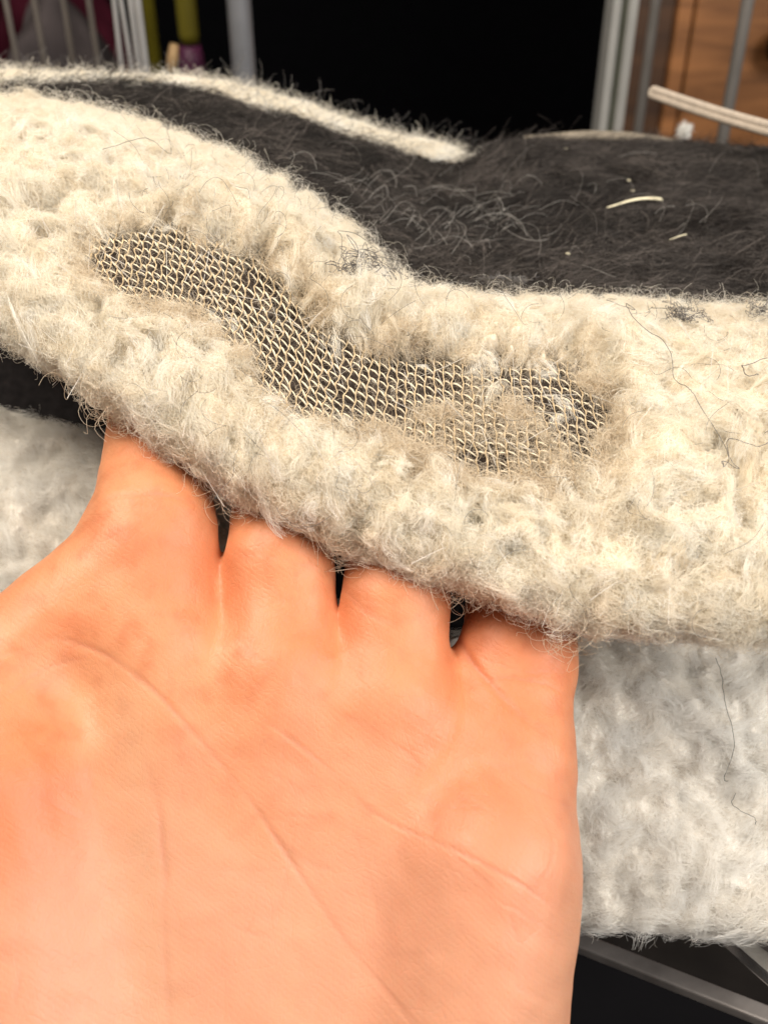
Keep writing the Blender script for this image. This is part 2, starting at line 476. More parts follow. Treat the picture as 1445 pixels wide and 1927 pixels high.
fz = np.where(front, smooth01((26 - (pts_in_poly_sd(X, YY, FUZZY) + wn * 1.1)) / 60), 0)
worn = np.where(front, smooth01((30 - sdw) / 40), 0)            # 1 = bare
bare = worn
worn = np.maximum(worn, fz)
thin = np.where(front, smooth01((18 - sdt) / 60), 0)
# lumps of the matted pile, flat where it is bare
q = fold.P
qw = q + .0022 * np.stack([perlin(q * 170 + 40), perlin(q * 170 + 60), perlin(q * 170 + 80)], -1)     # warped, so lumps are uneven
lump = 0.75 * (1 - 2.4 * np.abs(perlin(qw * 125))) + 0.6 * perlin(qw * 62 + 5) + 0.3 * (1 - 2 * np.abs(perlin(qw * 330 + 3)))
full = (1 - worn) * (1 - 0.65 * thin)
def poly_d(x, y, poly):
    d = np.full(x.shape, 1e9)
    for (x0, y0), (x1, y1) in zip(poly[:-1], poly[1:]):
        ex, ey = x1 - x0, y1 - y0; t = np.clip(((x - x0) * ex + (y - y0) * ey) / (ex * ex + ey * ey), 0, 1)
        d = np.minimum(d, np.hypot(x - x0 - t * ex, y - y0 - t * ey))
    return d
edge = (.4 + .6 * smooth01((T - .17) / .12)) * (.3 + .7 * smooth01((.84 - T) / .14))
lip = np.exp(-(poly_d(X, YY, [(385, 415), (500, 440), (560, 520), (630, 596), (740, 632), (900, 640), (1070, 640), (1180, 690)]) / 34) ** 2) * (1 - worn)
H = (0.0010 + 0.0031 * lump) * full * edge + .0030 * lip - 0.0006 * worn
felt = Surf(fold.P + fold.N * H[..., None]); felt.face_camera()
ff = mesh_obj('fleece_fold', felt.P.reshape(-1, 3), grid_faces(*X.shape), M_FELT, blanket)
at_ = ff.data.attributes.new('worn', 'FLOAT', 'POINT'); at_.data.foreach_set('value', np.clip(worn + 0.25 * thin, 0, 1).astype(np.float32).ravel())

dens = np.where((T > .06) & (T < .95), 1.0, 0.15) * np.where(worn > .5, 0.0, 1 - worn) * (1 - 0.8 * thin)
tf = 0.10 * (X < 500) - 0.02 + 0.0 * X
tf = tf - 0.12 * thin + 0.14 * smooth01((YY - 800) / 250) * smooth01((X - 600) / 300)
pts, tint = pile(felt, 4200, 34, dens + 1e-4, tint_field=tf, flow=(0.1, 0.9), lift=.0007, length=(.0025, .006), tight=.7, curl=.0006)
curves_obj('fleece_pile', pts, rng.uniform(0.00001, 0.000024, len(pts)), M_CREAM, ff, tint, kind='stuff')
lk = np.where((T > .1) & (T < .9), 1.0, 0) * (1 - np.clip(worn * 1.5, 0, 1)) * (1 - .9 * thin) + 1e-5
pts, tint = locks(felt, 3000, 46, lk, flow=(0.1, 1.0), L=(.0025, .0065), R=(.0007, .0018), lift=(.0, .0010), turn=2.6, tint=(.68, .17))
curves_obj('felted_locks', pts, rng.uniform(0.00001, 0.000022, len(pts)), M_CREAM, ff, tint, kind='stuff')
pts, tint = locks(felt, 26, 40, np.where(worn > .3, .35, thin) * np.where(front, 1, 0), L=(.002, .006), R=(.0003, .0007), lift=(.0006, .0016), flow=(.6, .6), tint=(.9, .08))
curves_obj('lint_tufts', pts, rng.uniform(0.00001, 0.000022, len(pts)), M_CREAM, ff, tint, kind='stuff')
# curls round the worn patch and all over
d2 = (thin * 1.6 + 0.08) * np.where(bare > .6, 0.04, 1) * (1 - .75 * fz * (1 - bare)) * np.where((T > .08) & (T < .93), 1, 0)
pts, tint = fuzz(felt, 32000, d2, (0.001, 0.0045), 0.35, 0.0006)
curves_obj('loose_fuzz', pts, rng.uniform(0.000012, 0.000026, len(pts)), M_TAN, ff, tint, kind='stuff')
# hem fringe
d3 = np.where((T > .80) & (T < .97), 1.0, 0) * smooth01(fbm(fold.P * 160 + 3, 2) * 1.6 + .35) ** 2
pts, tint = fuzz(felt, 4000, d3, (0.001, 0.0042), 0.5, 0.0008, 10, (0.8, 2.6), down=0.3)
curves_obj('hem_fringe', pts, rng.uniform(0.000009, 0.00002, len(pts)), M_CREAM, ff, np.clip(tint * .4 + .35, 0, 1), kind='stuff')
# wiry tangles that hang from the hem between the fingers
spot = sum(np.exp(-((X - x_) / w_) ** 2) for x_, w_ in ((420, 22), (622, 20), (852, 24), (1075, 40), (215, 25))) * np.where((T > .82) & (T < .95), 1.0, 0)
pts, tint = fuzz(felt, 170, spot, (.003, .007), .4, .0017, 14, (1.0, 2.8), down=.5)
curves_obj('hem_tangle', pts, rng.uniform(0.000018, 0.000035, len(pts)), M_TAN, ff, tint * .6, kind='stuff')
# crest fringe
d4 = np.where((T > .10) & (T < .22), 1.0, 0) * np.ones_like(X)
pts, tint = fuzz(felt, 5000, d4, (0.002, 0.006), 0.7, 0.0012, 8)
curves_obj('crest_fringe', pts, rng.uniform(0.00001, 0.00002, len(pts)), M_CREAM, ff, np.clip(tint * .4 + .5, 0, 1), kind='stuff')


def on_fold(x, y, lift=0.0, surf=None):
    """photo column/row on the front of the fold -> point lifted off the cloth (metres)"""
    s = surf or fold
    x = np.atleast_1d(np.asarray(x, float)); y = np.atleast_1d(np.asarray(y, float))
    u = (x + 240) / 3.0
    f = (y - yc(x)) / (yb(x) - yc(x))
    m = (tt >= .10) & (tt <= .88)
    t = np.interp(f, fy[m], tt[m]); v = t * (len(tt) - 1)
    return s.at(s.P, u, v) + s.at(s.N, u, v) * np.asarray(lift).reshape(-1, 1) if np.ndim(lift) else s.at(s.P, u, v) + s.at(s.N, u, v) * lift


# --- knit backing: wales that zigzag, and slanted links from wale to wale
def knit():
    lean = lambda x: np.interp(x, [150, 450, 650, 740, 900, 1150], [-.17, -.22, -.2, -.03, .06, .2])
    xs = [130.0]
    while xs[-1] < 1190:
        xs.append(xs[-1] + np.interp(xs[-1], [130, 450, 600, 730, 1190], [13, 14.4, 15.8, 18, 19.5]))
    xs = np.array(xs)
    mid = np.interp(xs, [150, 300, 450, 600, 750, 900, 1050, 1190], [510, 520, 570, 680, 740, 770, 770, 800])
    VA, FA, VB, FB = [], [], [], []
    nA = nB = 0

    def node(j, r):
        """node r (integer row) of wale j; zigzag to the side in turn"""
        row = np.interp(xs[j], [450, 600, 740], [14, 14.8, 17])
        y = mid[j] + r * row
        x = xs[j] + lean(xs[j]) * (y - mid[j]) + (2.4 if (r + j) % 2 else -2.4) * np.interp(xs[j], [600, 760], [1, .55])
        return x + jx[j, r + 25], y + jy[j, r + 25]
    jx = rng.normal(0, 1.0, (len(xs), 52)); jy = rng.normal(0, .8, (len(xs), 52))
    R = range(-20, 21)
    keys = [(j, r) for j in range(len(xs)) for r in R]
    nd = np.array([node(j, r) for j, r in keys])
    sd = np.minimum.reduce([pts_in_poly_sd(nd[:, 0], nd[:, 1], p) for p in WORN + [FUZZY]])
    grid = {k: (nd[i, 0], nd[i, 1], sd[i]) for i, k in enumerate(keys)}
    for j in range(len(xs)):
        run = []
        for r in list(R) + [99]:
            if r != 99 and grid[j, r][2] < 52: run.append(r); continue
            if len(run) > 2:
                px = np.array([grid[j, q][0] for q in run]); py = np.array([grid[j, q][1] for q in run])
                k = np.linspace(0, len(run) - 1, len(run) * 4)
                sx = cr(np.arange(len(run)), px, k); sy = cr(np.arange(len(run)), py, k)
                path = on_fold(sx, sy, 0.0006 + 0.00018 * np.cos(k * math.pi * 2))
                rad = 0.000115 + 0.000035 * np.cos(k * math.pi * 2)        # each loop swells and pinches
                v, f = tube_mesh(path, rad, 6)
                VA.append(v); FA += [[i + nA for i in q] for q in f]; nA += len(v)
            run = []
    for j in range(len(xs) - 1):
        for r in R:
            x0, y0, s0 = grid[j, r]
            if s0 > 46: continue
            x1, y1, _ = grid.get((j + 1, r), (None,) * 3)
            if x1 is None or rng.random() < .07: continue
            if x0 > 720: y0b, y1b = y0 - 3, y1 + (2 if (j + r) % 2 else 8)     # right: flatter links
            else: y0b, y1b = y0 - 4, y1 + 5
            s = np.linspace(0, 1, 5)
            path = on_fold(x0 + (x1 - x0) * s, y0b + (y1b - y0b) * s, 0.0004 + 0.0004 * np.sin(s * math.pi))
            v, f = tube_mesh(path, (0.00005 + 0.0001 * np.sin(s * math.pi)) * rng.uniform(.8, 1.15), 6)
            VB.append(v); FB += [[i + nB for i in q] for q in f]; nB += len(v)
    kb = mesh_obj('knit_backing', np.concatenate(VA), FA, M_KNIT, blanket, kind='stuff')
    mesh_obj('knit_links', np.concatenate(VB), FB, M_KNITW, kb, kind='stuff')


knit()

# --- charcoal fur top
YFAR = lambda x: cr([-260, 0, 100, 250, 400, 560, 700, 850, 930, 1000, 1100, 1445, 1720], [184, 178, 160, 160, 186, 228, 262, 292, 268, 256, 255, 272, 285], x)
ZFAR = lambda x: cr([-260, 0, 300, 600, 900, 1100, 1445, 1720], [25.0, 25.0, 25.5, 26.2, 27.8, 29.0, 28.6, 28.2], x)
fx = np.arange(-240, 1701, 6.0); fs = np.linspace(0, 1, 160)
XF, SF = np.meshgrid(fx, fs, indexing='ij')
y0 = yc(fx) + 26; z0 = zc(fx) + .9
iz = (1 / z0)[:, None] * (1 - SF) + (1 / ZFAR(fx))[:, None] * SF
YF = y0[:, None] * (1 - SF) + YFAR(fx)[:, None] * SF
ZF = 1 / iz
# the rear drops away behind the far edge
Pf = P(XF, YF, ZF)
rim = smooth01((SF - .93) / .07)
Pf = Pf + np.array([0, 0.012, -0.012]) * (rim ** 2)[..., None]
bump = 0.0022 * fbm(Pf * 28, 3) * smooth01(SF / .12) * smooth01((1 - SF) / .1)
Pf[..., 2] += bump
fur = Surf(Pf)
if np.median(fur.N[..., 2]) < 0: fur.N = -fur.N
fo = mesh_obj('fur_top', Pf.reshape(-1, 3), grid_faces(*XF.shape), M_HIDE, blanket)
fd = np.ones_like(XF) * np.where(SF < .96, 1, .4)
pts, tint = pile(fur, 2600, 48, fd, length=(0.007, 0.015), sigma=0.0035, flow=(0.0, 0.8), lift=0.0016, curl=0.0005, layer=0.0012, tint_mu=.52, tint_sd=.28, flow_scale=55, tight=.25,
                 tint_field=.10 * smooth01((XF - 850) / 250) - .16 * smooth01((1000 - XF) / 200) * smooth01((.6 - SF) / .3) + .35 * perlin(Pf * 45))
curves_obj('fur_pile', pts, rng.uniform(0.000025, 0.00005, len(pts)), M_FUR, fo, np.clip(tint, 0, .94), kind='stuff')
pts, tint = fuzz(fur, 11000, fd * (0.5 + smooth01((XF - 500) / 200) * smooth01((1000 - XF) / 200) * smooth01((.5 - SF) / .3)), (0.004, 0.012), .5, 0.0009, 8, (.2, .7), along=(0.0, .8))
curves_obj('fur_highlights', pts, rng.uniform(0.00002, 0.00004, len(pts)), M_FUR, fo, np.clip(.75 + .25 * tint ** 2, 0, 1), kind='stuff')

pts, tint = fuzz(fur, 2600, np.where(SF < .07, 1.0, 0) * smooth01(fbm(Pf * 120 + 6, 2) * 1.5 + .5), (.003, .009), .9, .0010, 8, (.3, 1.1))
curves_obj('fur_edge', pts, rng.uniform(0.000014, 0.00003, len(pts)), M_FUR, fo, np.clip(.3 + .6 * tint, 0, 1), kind='stuff')

# --- rear fleece band
YT = lambda x: cr([-260, 0, 200, 430, 560, 700, 800, 880, 915], [134, 140, 147, 163, 198, 246, 270, 291, 303], x)
YL = lambda x: cr([-260, 0, 100, 250, 400, 560, 700, 850, 915], [180, 176, 162, 170, 198, 239, 276, 303, 305], x)
rx = np.arange(-240, 913, 4.0); rs = np.linspace(0, 1, 60)
XR, SR = np.meshgrid(rx, rs, indexing='ij')
zr = cr([-260, 0, 300, 600, 915], [24.6, 24.6, 25.0, 25.6, 26.6], rx)
ph = SR * 4.2 - 0.25
jag = 5 * perlin(np.stack([rx / 38, rx * 0, rx * 0 + .5], -1)) + 3 * perlin(np.stack([rx / 13, rx * 0 + 2, rx * 0 + .5], -1))
yl0 = np.maximum(YL(rx) + jag, YT(rx) + 7)
yt, yl = YT(rx)[:, None] + .5 * jag[:, None], yl0[:, None]
mid_, half = (yt + yl) / 2, (yl - yt) / 2
hz = np.maximum(half * zr[:, None] / F_PX, .05)
YR = mid_ + half * np.cos(ph)
ZR = zr[:, None] - np.sin(ph) * hz * 1.3 * np.where(ph < math.pi / 2, 1, 1) + SR * 1.2
# going from the near lower edge over the top and down behind
back = smooth01((SR - .62) / .38)
YR = YR + back * 8; ZR = ZR + back * .8
Pr = P(XR, YR, ZR)
ln = perlin(Pr * 130) * .0007
rear = Surf(Pr)
if np.median(rear.N[:, :30, 2]) < 0: rear.N = -rear.N
Pr = Pr + rear.N * ln[..., None]; rear.P = Pr
ro = mesh_obj('rear_edge', Pr.reshape(-1, 3), grid_faces(*XR.shape), M_FELT, blanket)
pts, tint = pile(rear, 700, 50, np.ones_like(XR), length=(.003, .006), sigma=.002, flow=(0.1, .7), lift=.001, layer=.001, tint_mu=.75)
curves_obj('rear_pile', pts, rng.uniform(0.00004, 0.00007, len(pts)), M_CREAM, ro, tint, kind='stuff')
pts, tint = fuzz(rear, 3500, np.ones_like(XR), (.002, .007), .8, .0006, 6)
curves_obj('rear_fuzz', pts, rng.uniform(0.00002, 0.00004, len(pts)), M_CREAM, ro, np.clip(.5 + tint * .4, 0, 1), kind='stuff')
# dark hairs that stick up along the rear edge
pts, tint = fuzz(rear, 450, np.where(SR > .3, 1.0, 0.0) * np.ones_like(XR), (.004, .011), 1.2, .0012, 8, (.3, 1.0))
curves_obj('rear_dark_hair', pts, rng.uniform(0.00002, 0.00004, len(pts)), M_DARKHAIR, ro, tint, kind='stuff')

# --- dark lining under the lifted edge
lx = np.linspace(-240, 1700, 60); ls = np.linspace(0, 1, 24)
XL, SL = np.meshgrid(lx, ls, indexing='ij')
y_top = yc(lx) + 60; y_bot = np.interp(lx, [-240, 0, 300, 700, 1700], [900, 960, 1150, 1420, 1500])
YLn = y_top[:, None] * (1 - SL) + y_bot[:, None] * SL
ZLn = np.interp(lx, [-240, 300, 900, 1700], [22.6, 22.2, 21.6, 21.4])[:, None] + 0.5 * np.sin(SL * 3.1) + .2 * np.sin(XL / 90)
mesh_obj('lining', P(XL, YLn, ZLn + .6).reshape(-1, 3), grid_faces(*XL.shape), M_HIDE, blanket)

# ================================================================== LOWER FLEECE LAYER
bol = empty('fleece_pad', P(900, 1750, 19.0), 'dirty white fleece pad below the lifted blanket edge, behind the hand', 'pad')
YCB = lambda x: cr([-260, 0, 200, 330, 420, 520, 640, 850, 1090, 1445, 1720], [740, 790, 845, 900, 970, 1075, 1140, 1210, 1200, 1195, 1190], x)
YBB = lambda x: cr([-260, 600, 1050, 1200, 1300, 1445, 1720], [1690, 1715, 1728, 1732, 1738, 1744, 1750], x)
bx_ = np.arange(-240, 1701, 4.0); bs = np.linspace(0, 1, 240)
XB_, SB = np.meshgrid(bx_, bs, indexing='ij')
TB = [0, .12, .2, .35, .6, .8, .9, .95, 1.0]
fB = cr(TB, [.02, 0, .03, .22, .58, .88, .985, 1.0, .97], bs)
zBo = cr(TB, [20.8, 19.8, 19.2, 18.5, 18.1, 18.0, 18.2, 18.7, 19.6], bs)
YB_ = YCB(bx_)[:, None] + fB[None] * (YBB(bx_) - YCB(bx_))[:, None]
ZB_ = zBo[None] + np.interp(bx_, [-240, 300, 900, 1700], [1.2, .8, -.1, -.3])[:, None]
Pb = P(XB_, YB_, ZB_)
bs_ = Surf(Pb); bs_.face_camera()
lumpb = 0.6 * (1 - 2 * np.abs(perlin(Pb * 130 + 2))) + .7 * perlin(Pb * 70 + 8) + .3 * (1 - 2 * np.abs(perlin(Pb * 300)))
Pb2 = Pb + bs_.N * ((.0010 + .0024 * lumpb) * smooth01(SB / .25) * (.35 + .65 * smooth01((.95 - SB) / .15)))[..., None]
bo = Surf(Pb2); bo.face_camera()
bm_ = mesh_obj('fleece_side', Pb2.reshape(-1, 3), grid_faces(*XB_.shape), M_FELTW, bol)
vis = np.where((XB_ > 1000) | ((XB_ < 480) & (YB_ < 1300)), 1.0, 0.06)
pts, tint = pile(bo, 2600, 26, vis, length=(.003, .007), sigma=.0026, flow=(0.05, .8), lift=.0007, layer=.0006, tight=.45, tint_mu=.68, tint_sd=.15)
curves_obj('fleece_pile', pts, rng.uniform(0.00001, 0.000022, len(pts)), M_WHITE, bm_, tint, kind='stuff')
pts, tint = locks(bo, 1500, 46, vis * np.where(SB > .06, 1, 0) + 1e-6, turn=2.2, L=(.0035, .008), R=(.0010, .0026), lift=(.0, .0010), flow=(.05, .9), tint=(.8, .12))
curves_obj('felted_locks', pts, rng.uniform(0.00001, 0.000022, len(pts)), M_WHITE, bm_, tint, kind='stuff')
pts, tint = fuzz(bo, 3500, vis * np.where((SB > .05) & (SB < .93), 1, 0), (.0015, .005), .4, .0008)
curves_obj('loose_fuzz', pts, rng.uniform(0.000012, 0.000026, len(pts)), M_WHITE, bm_, tint, kind='stuff')


def on_pad(x, y, lift):
    x = np.asarray(x, float); y = np.asarray(y, float)
    u = (x + 240) / 4.0; f = (y - YCB(x)) / (YBB(x) - YCB(x)); m = (bs >= .12) & (bs <= .95)
    v = np.interp(f, fB[m], bs[m]) * (len(bs) - 1)
    return bo.at(bo.P, u, v) + bo.at(bo.N, u, v) * lift


# ================================================================== THE HAND
def hand():
    h = 0.075
    lo = np.array([-8.2, -12.2, 10.4]); hi = np.array([4.6, 5.6, 22.6])
    gx, gy, gz = [np.arange(lo[k], hi[k], h, dtype=np.float32) for k in range(3)]
    GX, GY, GZ = np.meshgrid(gx, gy, gz, indexing='ij', sparse=True); GZ0 = GZ

    def pt(x, y, z): return np.array([(x - CX) / F_PX * z, (CY - y) / F_PX * z, z], np.float32)

    def cone(a, ra, b, rb, flat=1.0):
        a, b = pt(*a), pt(*b); a[2] *= flat; b[2] *= flat; GZ = GZ0 * flat; ab = b - a; L2 = float(ab @ ab)      # flat > 1: wider than deep
        t = ((GX - a[0]) * ab[0] + (GY - a[1]) * ab[1] + (GZ - a[2]) * ab[2]) / L2
        t = np.clip(t, 0, 1)
        return np.sqrt((GX - a[0] - t * ab[0]) ** 2 + (GY - a[1] - t * ab[1]) ** 2 + (GZ - a[2] - t * ab[2]) ** 2) - (ra + t * (rb - ra))

    def ball(c, r):
        c = pt(*c); rx_, ry_, rz_ = r
        k = np.sqrt(((GX - c[0]) / rx_) ** 2 + ((GY - c[1]) / ry_) ** 2 + ((GZ - c[2]) / rz_) ** 2)
        return (k - 1) * min(r)

    def smin(a, b, k):
        hh = np.maximum(k - np.abs(a - b), 0) / k
        return np.minimum(a, b) - hh * hh * k * .25

    palm = None
    for args, k in PALM:
        d = cone(*args) if len(args) == 4 else ball(*args)
        palm = d if palm is None else smin(palm, d, k)
    fingers = None
    for chain in FINGERS:
        f = None
        for (a, ra), (b, rb) in zip(chain[:-1], chain[1:]):
            d = cone(a, ra, b, rb, 1.5); f = d if f is None else smin(f, d, .25)
        fingers = f if fingers is None else smin(fingers, f, .06)
    D = smin(palm, fingers, .42)
    for args, k in DENT:                       # hollows: smooth subtraction
        d = -(cone(*args) if len(args) == 4 else ball(*args))
        D = -smin(-D, -d, k)
    D[0], D[-1], D[:, 0], D[:, -1], D[:, :, 0], D[:, :, -1] = [np.maximum(x, .02) for x in (D[0], D[-1], D[:, 0], D[:, -1], D[:, :, 0], D[:, :, -1])]
    # surface nets
    ins = D < 0
    nx, ny, nz = D.shape
    c = np.zeros((nx - 1, ny - 1, nz - 1), np.int8)
    for a in (0, 1):
        for b in (0, 1):
            for e in (0, 1): c += ins[a:nx - 1 + a, b:ny - 1 + b, e:nz - 1 + e]
    act = (c > 0) & (c < 8)
    I = np.argwhere(act); idx = np.full(act.shape, -1, np.int64); idx[act] = np.arange(len(I))
    acc = np.zeros((len(I), 3)); cnt = np.zeros(len(I))
    corners = [(a, b, e) for a in (0, 1) for b in (0, 1) for e in (0, 1)]
    for p in corners:
        for q in corners:
            dq = np.subtract(q, p)
            if dq.sum() != 1 or (dq < 0).any(): continue
            d0 = D[I[:, 0] + p[0], I[:, 1] + p[1], I[:, 2] + p[2]]; d1 = D[I[:, 0] + q[0], I[:, 1] + q[1], I[:, 2] + q[2]]
            m = (d0 < 0) != (d1 < 0)
            t = np.where(m, d0 / (d0 - d1 + 1e-12), 0)
            acc[m] += np.array(p)[None] + t[m, None] * dq[None]; cnt[m] += 1
    Vv = (I + acc / cnt[:, None]) * h + lo
    faces = []
    for ax in range(3):
        o1, o2 = [(1, 2), (2, 0), (0, 1)][ax]
        sl0 = [slice(1, -1)] * 3; sl1 = [slice(1, -1)] * 3
        sl0[ax] = slice(0, D.shape[ax] - 1); sl1[ax] = slice(1, D.shape[ax])
        a_, b_ = ins[tuple(sl0)], ins[tuple(sl1)]
        E = np.argwhere(a_ != b_); flip = a_[a_ != b_]
        off = np.ones(3, int); off[ax] = 0; E = E + off
        def cell(d1, d2):
            q = E.copy(); q[:, o1] -= d1; q[:, o2] -= d2
            return idx[q[:, 0], q[:, 1], q[:, 2]]
        quad = np.stack([cell(1, 1), cell(0, 1), cell(0, 0), cell(1, 0)], -1)
        quad[~flip] = quad[~flip][:, ::-1]
        faces.append(quad)
    Fq = np.concatenate(faces); Fq = Fq[(Fq >= 0).all(1)]
    # relax a little
    nb_i = np.concatenate([Fq[:, [0, 1]], Fq[:, [1, 2]], Fq[:, [2, 3]], Fq[:, [3, 0]]]); nb_i = np.concatenate([nb_i, nb_i[:, ::-1]])
    for it in range(6):
        s = np.stack([np.bincount(nb_i[:, 0], Vv[nb_i[:, 1], k], len(Vv)) for k in range(3)], -1); n_ = np.bincount(nb_i[:, 0], minlength=len(Vv))
        Vv = Vv * .5 + s / n_[:, None] * .5
    return Vv, Fq


# joints: (photo column, photo row, depth cm), radius cm
FINGERS = [
    [((285, 1190, 15.60), .98), ((286, 1000, 16.05), .97), ((304, 760, 17.90), .90), ((322, 600, 19.60), .78), ((335, 520, 20.50), .66)],
    [((532, 1260, 15.45), .88), ((528, 1070, 15.90), .82), ((527, 800, 17.90), .82), ((532, 640, 19.70), .76), ((540, 560, 20.60), .68)],
    [((742, 1330, 15.25), .86), ((745, 1140, 15.70), .82), ((737, 880, 17.60), .82), ((737, 720, 19.30), .75), ((740, 640, 20.20), .66)],
    [((962, 1420, 15.20), .92), ((975, 1240, 15.85), .91), ((977, 1040, 17.30), .84), ((984, 930, 18.40), .7), ((990, 860, 19.20), .6)],
]
PALM = [
    (((300, 1240, 15.80), 1.05, (420, 2350, 14.30), 1.15), .5),
    (((530, 1290, 15.65), 1.03, (500, 2350, 14.30), 1.2), .9),
    (((740, 1360, 15.55), 1.0, (600, 2350, 14.30), 1.2), .9),
    (((955, 1450, 15.35), .97, (780, 2350, 14.30), 1.2), .9),
    (((925, 1640, 14.60), 1.26, (850, 2300, 14.00), 1.35), .8),             # heel of the little-finger side
    (((252, 1045, 16.05), .86, (-340, 1590, 15.00), 1.2), .8),              # web to the thumb
    (((0, 1500, 14.80), 1.25, (110, 2250, 13.95), 1.7), 1.3),                # ball of the thumb
    (((500, 2350, 14.30), 2.0, (420, 3000, 14.30), 2.3), 1.0),              # wrist
    (((-330, 1600, 14.70), 1.1, (-560, 1300, 14.70), .95), .4),             # thumb
    (((-560, 1300, 14.70), .95, (-640, 1050, 15.00), .75), .3),
    (((345, 1108, 16.5), .58, (470, 1134, 16.35), .58), .35),               # webs between the fingers
    (((590, 1232, 16.25), .54, (690, 1265, 16.15), .54), .35),
    (((810, 1290, 16.00), .54, (910, 1350, 15.90), .54), .4),
]
DENT = [
    (((432, 1080, 14.5), .22, (445, 1260, 13.8), .22), .6),            # shallow furrow between the first two pads
    (((480, 1520, 13.05), .7, (560, 1760, 12.9), .65), 1.2),                # hollow of the palm
]
CREASE = [
    ([(845, 1170), (880, 1235), (925, 1290), (985, 1350), (1050, 1400)], .09, .06),
    ([(610, 1060), (650, 1110), (690, 1150), (740, 1175)], .10, .03),
    ([(415, 1010), (450, 1045), (500, 1070)], .10, .02),  # polyline in photo columns/rows, half width (cm), depth (cm)
    ([(70, 1195), (180, 1225), (290, 1300), (400, 1420), (480, 1520), (560, 1640), (640, 1760), (730, 1870), (800, 1960)], .07, .045),
    ([(470, 1335), (540, 1385), (620, 1450), (690, 1520), (760, 1560), (880, 1610), (990, 1670), (1080, 1735)], .05, .030),
    ([(700, 1370), (780, 1430), (870, 1500), (960, 1550)], .045, .016),
    ([(950, 1450), (1010, 1490), (1100, 1530)], .05, .022),
    ([(340, 1400), (420, 1440), (520, 1460), (600, 1520)], .05, .012),
    ([(270, 1420), (298, 1520), (310, 1640), (312, 1760), (314, 1940)], .09, .045),
    ([(660, 1560), (690, 1640), (710, 1740)], .045, .018),
    ([(690, 1570), (705, 1640), (705, 1750), (690, 1800)], .03, .010),
    ([(380, 1490), (470, 1540), (560, 1545)], .035, .012),
    ([(400, 1635), (500, 1640), (570, 1628)], .04, .010),
    ([(460, 1755), (560, 1750), (650, 1720)], .04, .010),
    ([(530, 1250), (545, 1330), (530, 1420), (530, 1600)], .03, .010),
    ([(600, 1300), (640, 1370), (690, 1430)], .03, .012),
    ([(160, 965), (230, 935), (300, 930), (390, 955)], .06, .035),
    ([(170, 985), (260, 955), (360, 965)], .04, .014),
    ([(890, 1290), (960, 1275), (1030, 1290), (1080, 1320)], .05, .026),
    ([(900, 1240), (980, 1262), (1070, 1262)], .04, .016),
    ([(440, 1040), (520, 1050), (610, 1080)], .05, .014),
    ([(650, 1120), (740, 1140), (830, 1180)], .05, .016),
    ([(-20, 1240), (60, 1215), (130, 1190)], .05, .018),
    ([(-20, 1330), (80, 1260), (170, 1240)], .05, .014),
    ([(40, 1290), (150, 1420), (190, 1560)], .08, .010),
    ([(930, 1690), (1000, 1730), (1070, 1770)], .04, .014),
    ([(640, 1840), (740, 1800), (860, 1790)], .04, .008),
]


_r = np.random.default_rng(21)
for _ in range(70):     # short fine lines across the palm
    x_, y_ = _r.uniform(40, 1060), _r.uniform(1180, 1900)
    a_ = _r.choice([.55, .75, -1.2, 1.5]) + _r.normal(0, .3); l_ = _r.uniform(40, 150); b_ = _r.normal(0, .25)
    CREASE.append(([(x_ + l_ * t * math.cos(a_ + b_ * t), y_ + l_ * t * math.sin(a_ + b_ * t)) for t in (0, .33, .66, 1)], _r.uniform(.035, .055), _r.uniform(.006, .018)))
HOLLOW_SHADE = [(225, 1340), (250, 1450), (262, 1600), (262, 1940)]  # olive shade of the hollow beside the thumb, painted into the skin colour
BLUSH_SHADE = [(10, 1520, 150, 1.0), (430, 1130, 120, .9), (880, 1310, 120, .9), (640, 1180, 90, .6), (300, 990, 110, .35), (560, 1400, 120, .4), (980, 1580, 130, .35), (130, 1180, 70, .4), (700, 1250, 90, .35)]  # reddish skin, plus shade painted into the furrow between the first two pads


